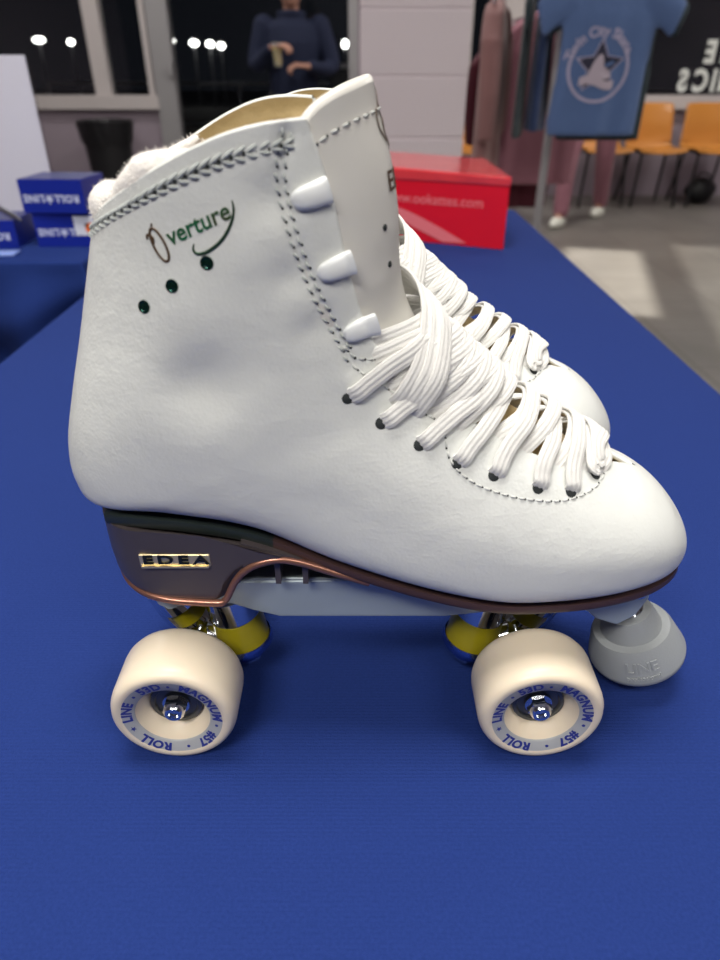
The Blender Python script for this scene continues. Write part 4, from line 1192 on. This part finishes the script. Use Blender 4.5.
# ------------------------------------------------------------------ people
M['skin'] = mat('skin', (.42, .22, .16), .55); M['hair'] = mat('brown_hair', (.05, .03, .02), .7)
M['jacket'] = mat('navy_jacket', (.008, .013, .04), .85, bump=[('noise', 25, .004)]); M['dark_trousers'] = fabric('dark_trousers', (.012, .013, .02)); M['shoe'] = mat('white_shoe', (.72, .72, .64), .5)
def capsule_chain(mb, pts, rads, n=14):
    P = smooth_poly([tuple(p)+(r,) for p, r in zip(pts, rads)], 4)
    mb.tube([Vector(p[:3]) for p in P], [p[3] for p in P], n=n)
    mb.ellipsoid(pts[0], (rads[0],)*3, n=12, m=8); mb.ellipsoid(pts[-1], (rads[-1],)*3, n=12, m=8)
def person(name, loc, rz, label, J, top_m, leg_m, shoe_m, H=1.0):
    """J: joint positions in metres for a 1.72 m figure facing -y"""
    r = empty(name, loc, rz); tag(r, label, 'person')
    V = lambda k: Vector(J[k])
    b = MB()
    # trunk, neck, head
    loft(b, [(V('hip'), (.14, 0, 0), (0, .10, 0)), (V('waist'), (.125, 0, 0), (0, .085, 0)), (V('chest'), (.155, 0, 0), (0, .105, 0)), (V('chest')+Vector((0, 0, .12)), (.15, 0, 0), (0, .08, 0)), (V('neck'), (.055, 0, 0), (0, .055, 0))])
    capsule_chain(b, [V('neck'), V('neck')+Vector((0, -.01, .10))], [.052, .05])
    h = V('head'); b.ellipsoid(h, (.076, .095, .115), n=24, m=16); b.ellipsoid(h+Vector((0, -.045, -.055)), (.052, .05, .058), n=18, m=12)
    capsule_chain(b, [h+Vector((0, -.092, .012)), h+Vector((0, -.112, -.022))], [.009, .015])       # nose
    capsule_chain(b, [h+Vector((-.022, -.094, -.058)), h+Vector((.022, -.094, -.058))], [.007, .007])   # mouth
    for s in (-1, 1):
        b.ellipsoid(h+Vector((s*.078, .008, -.005)), (.012, .022, .033)); b.ellipsoid(h+Vector((s*.030, -.088, .018)), (.014, .010, .008))
        k = 'l' if s < 0 else 'r'
        capsule_chain(b, [V('sh'+k), V('el'+k), V('wr'+k)], [.050, .040, .027])
        capsule_chain(b, [V('hj'+k), V('kn'+k), V('an'+k)], [.085, .058, .038])
        capsule_chain(b, [V('an'+k), V('an'+k)+Vector((0, -.13, -.045))], [.035, .03])
        # hand: palm, four curled fingers, thumb
        w, d = V('wr'+k), Vector(J['hd'+k]).normalized(); up = Vector(J['hu'+k]); up = (up-d*up.dot(d)).normalized(); sd = d.cross(up)
        palm = w+d*.05
        for q in (-1, 0, 1): capsule_chain(b, [w+d*.015+sd*.012*q, w+d*.085+sd*.026*q], [.017, .014], n=10)
        for q, L in ((-1.5, .060), (-.5, .072), (.5, .068), (1.5, .052)):
            f0 = w+d*.088+sd*.018*q; f1 = f0+d*L*.45-up*.010; f2 = f1+d*L*.30-up*.028; f3 = f2-up*.024-d*.006
            capsule_chain(b, [f0, f1, f2, f3], [.0100, .0095, .0090, .0080], n=8)
        t0 = w+d*.03+sd*(.026*s); t1 = t0+d*.035+sd*(.026*s)-up*.012; t2 = t1+d*.030-up*.016
        capsule_chain(b, [t0, t1, t2], [.0125, .0110, .0095], n=8)
    remesh(b.build('body', M['skin'], r), .0085, 3)
    c = MB()
    loft(c, [(V('hip')+Vector((0, 0, -.06)), (.172, 0, 0), (0, .128, 0)), (V('waist'), (.165, 0, 0), (0, .120, 0)), (V('chest'), (.185, 0, 0), (0, .135, 0)), (V('chest')+Vector((0, 0, .11)), (.185, 0, 0), (0, .11, 0)), (V('neck')+Vector((0, 0, -.01)), (.075, 0, 0), (0, .075, 0))])
    for k in 'lr': 
        e, w = V('el'+k), V('wr'+k); capsule_chain(c, [V('sh'+k), e, e+(w-e)*.9], [.072, .060, .044])
    if top_m == 'jacket':
        rows = []
        for q in range(17):     # folded collar
            a = 2*math.pi*q/16; rows.append(V('neck')+Vector((.078*math.cos(a), .075*math.sin(a), .012)))
        c.tube(rows, .022, n=10)
    remesh(c.build('top', M[top_m] if top_m in M else top_m, r), .012, 4)
    c = MB(); loft(c, [(V('hip')+Vector((0, 0, .06)), (.145, 0, 0), (0, .11, 0)), (V('hip')+Vector((0, 0, -.08)), (.168, 0, 0), (0, .122, 0)), (V('hip')+Vector((0, 0, -.14)), (.15, 0, 0), (0, .11, 0))])
    for k in 'lr': capsule_chain(c, [V('hj'+k), V('kn'+k), V('an'+k)+Vector((0, 0, .02))], [.098, .076, .062])
    remesh(c.build('trousers', leg_m, r), .012, 4)
    for k in 'lr':
        a = V('an'+k); s = MB(); s.ellipsoid(a+Vector((0, -.06, -.055)), (.052, .150, .052), n=20, m=12); s.ellipsoid(a+Vector((0, .01, -.02)), (.043, .058, .055), n=18, m=12)
        s.v = [(x, y, max(z, a.z-.083)) for x, y, z in s.v]; s.build('shoe', shoe_m, r, auto=80)
    hr = MB(); rows = []
    for i in range(10):
        ph = R(8+i*10); row = []
        for j in range(24):
            a = 2*math.pi*j/24; fr = max(0, -math.sin(a)); p2 = min(ph, R(98)-R(52)*fr**1.5)
            row.append(h+Vector((.084*math.sin(p2)*math.cos(a), .103*math.sin(p2)*math.sin(a), .122*math.cos(p2)+.002)))
        rows.append(row)
    hr.grid(rows, closed_v=True); hr.f.append(tuple(range(24))); hr.m.append(0); q = hr.build('hair', M['hair'], r, auto=80); so = q.modifiers.new('t', 'SOLIDIFY'); so.thickness = .012; so.offset = -1
    return r
J1 = dict(hip=(0, 0, .95), waist=(0, 0, 1.10), chest=(0, 0, 1.28), neck=(0, -.005, 1.46), head=(0, -.02, 1.62),
          shl=(-.185, 0, 1.40), ell=(-.25, -.02, 1.13), wrl=(-.135, -.20, 1.24), hdl=(.75, -.55, .18), hul=(0, -.3, 1),
          shr=(.185, 0, 1.40), elr=(.26, -.02, 1.12), wrr=(.105, -.21, 1.12), hdr=(-.85, -.4, .10), hur=(0, -.3, 1),
          hjl=(-.09, 0, .90), knl=(-.10, -.02, .50), anl=(-.11, 0, .085), hjr=(.09, 0, .90), knr=(.10, -.02, .50), anr=(.11, 0, .085))
p1 = person('person', (-.51, 5.75, 0), R(4), 'person in a navy jacket before the dark glass door, holding a yellow drink', J1, 'jacket', M['dark_trousers'], M['black'])
p1.scale = (1.12, 1.05, .95)
cp = empty('drink_cup', (-.600, 5.50, 1.06)); tag(cp, 'tall clear cup with a yellow drink, held by the person in the navy jacket', 'cup')
b = MB(); b.lathe([(0, .0001), (0, .026), (.005, .028), (.15, .040), (.15, .037), (.01, .025), (.01, .0001)], None, n=28); b.build('cup_glass', mat('cup_plastic', (.9, .9, .85), .15, trans=.8), cp)
b = MB(); b.lathe([(.012, .0001), (.012, .0245), (.125, .0350), (.125, .0001)], None, n=28); b.build('drink', mat('yellow_drink', (.75, .55, .04), .3), cp)
J2 = dict(hip=(0, 0, .93), waist=(0, 0, 1.08), chest=(0, 0, 1.26), neck=(0, -.005, 1.43), head=(0, -.02, 1.59),
          shl=(-.175, 0, 1.37), ell=(-.20, .10, 1.10), wrl=(-.18, .02, .88), hdl=(0, -.2, -1), hul=(1, 0, 0),
          shr=(.175, 0, 1.37), elr=(.20, -.04, 1.10), wrr=(.18, -.14, .90), hdr=(0, -.2, -1), hur=(-1, 0, 0),
          hjl=(-.09, 0, .88), knl=(-.10, -.24, .50), anl=(-.08, -.34, .085), hjr=(.09, 0, .88), knr=(.09, .10, .48), anr=(.08, .28, .085))
person('person', (1.80, 5.50, 0), R(-30), 'person in rose pink trousers and white shoes, mostly hidden behind the clothes rack', J2, M['rose'], M['rose'], M['shoe'])

# ------------------------------------------------------------------ night outside the glass
rl = empty('railing', (-.7, 9.4, -.15)); tag(rl, 'dim grey metal railing in the dark outside the glass door', 'railing')
for zz in (1.06, .62): b = MB(); b.tube([Vector((-3.2, 0, zz)), Vector((3.2, 0, zz))], .022, n=10); b.build('rail', M['dim_metal'], rl)
for i in range(9): b = MB(); b.tube([Vector((-3.2+.8*i, 0, 0)), Vector((-3.2+.8*i, 0, 1.06))], .020, n=10); b.build('post', M['dim_metal'], rl)
bch = empty('counter', (.05, 8.1, -.15)); tag(bch, 'pale counter ledge outside, to the right of the person in the navy jacket', 'counter')
b = MB(); b.rbox(-.42, .55, -.16, .16, 1.21, 1.26, .008); b.build('counter_top', M['frame2'], bch, smooth=False)
b = MB(); b.box(-.38, .50, -.12, .12, 0, 1.21); b.build('counter_body', M['black'], bch, smooth=False)
def lamp_post(x, z, rx, rz_, label, group='small bright lamps in the night outside'):
    r = empty('street_lamp', (x, 30, -.15)); tag(r, label, 'street lamp', group)
    b = MB(); b.tube([Vector((0, 0, 0)), Vector((0, 0, z+.15-rz_))], .04, n=8); b.build('lamp_pole', M['dim_metal'], r)
    b = MB(); b.ellipsoid((0, 0, z+.15), (rx, .2, rz_), n=18, m=12); b.build('lamp_globe', M['lamp'], r)
for x, z, rx, rz_, lb in ((-12.19, 2.08, .21, .09, 'wide bright lamp outside, leftmost one behind the left window'), (-10.99, 2.01, .11, .09, 'small round lamp outside, second from the left behind the left window'),
        (-7.14, 2.05, .09, .08, 'small dim lamp nearest the door post, behind the glass door'), (-6.31, 1.98, .16, .10, 'bright lamp behind the glass door, second from its left post'),
        (-5.71, 1.95, .14, .10, 'bright lamp behind the glass door, third from its left post'), (-5.29, 1.89, .13, .10, 'bright lamp behind the glass door, nearest the person in the navy jacket on their left'),
        (-.57, 1.95, .11, .14, 'bright lamp outside between the person in the navy jacket and the block pillar')):
    lamp_post(x, z, rx, rz_, lb)

# ------------------------------------------------------------------ ceiling lights
def ceil_light(x, y, sx, sy, power, col=(1, .96, .91)):
    r = empty('ceiling_light', (x, y, 2.96)); tag(r, 'square white ceiling light panel above the tables', 'ceiling light', 'ceiling light panels')
    b = MB()
    for (a0, a1, b0, b1) in ((-sx/2-.03, sx/2+.03, -sy/2-.03, -sy/2), (-sx/2-.03, sx/2+.03, sy/2, sy/2+.03), (-sx/2-.03, -sx/2, -sy/2, sy/2), (sx/2, sx/2+.03, -sy/2, sy/2)): b.box(a0, a1, b0, b1, -.01, .04)
    b.build('light_frame', M['frame2'], r, smooth=False)
    b = MB(); b.box(-sx/2, sx/2, -sy/2, sy/2, .005, .035); b.build('diffuser', M['panel'], r, smooth=False)
    L = bpy.data.lights.new('ceiling_lamp', 'AREA'); L.shape = 'RECTANGLE'; L.size = sx; L.size_y = sy; L.energy = power; L.color = col
    lo = bpy.data.objects.new('ceiling_lamp', L); COL.objects.link(lo); lo.location = (x, y, 2.94)
for (x, y, e) in ((-.75, -1.5, 45), (1.1, -1.4, 15), (-.12, .17, 36), (-2.2, 3.2, 20), (.6, 4.3, 26), (2.8, 2.6, 26), (-2.0, 5.3, 14), (2.8, 5.4, 26)):
    ceil_light(x, y, 1.1, .55, e)

def added_spot(x, y, hx, hy, rz, power, label):
    """added unseen spot; its made-up rectangular housing shapes a sharp-edged patch on the floor"""
    r = empty('added_spot', (x, y, 3.0), R(rz)); tag(r, label, 'ceiling light', 'added floor spots')
    b = MB(); t = .004
    b.box(-hx-t, hx+t, -hy-t, -hy, -.22, -.02); b.box(-hx-t, hx+t, hy, hy+t, -.22, -.02); b.box(-hx-t, -hx, -hy, hy, -.22, -.02); b.box(hx, hx+t, -hy, hy, -.22, -.02)
    b.box(-hx-t, hx+t, -hy-t, hy+t, -.02, 0); b.build('housing', M['black'], r, smooth=False)  # box added around the spot to cut its beam into a rectangle
    L = bpy.data.lights.new('added_spot_lamp', 'SPOT'); L.energy = power; L.spot_size = R(70); L.spot_blend = .1; L.shadow_soft_size = .003; L.color = (1, .97, .86)
    lo = bpy.data.objects.new('added_spot_lamp', L); COL.objects.link(lo); lo.location = (x, y, 2.95)
added_spot(1.44, 3.72, .014, .042, -16, 900, 'unseen shuttered spot added to light the aisle floor beside the clothes rack')
added_spot(2.62, 3.25, .045, .066, -16, 330, 'unseen shuttered spot added to light the aisle floor farther from the clothes rack')
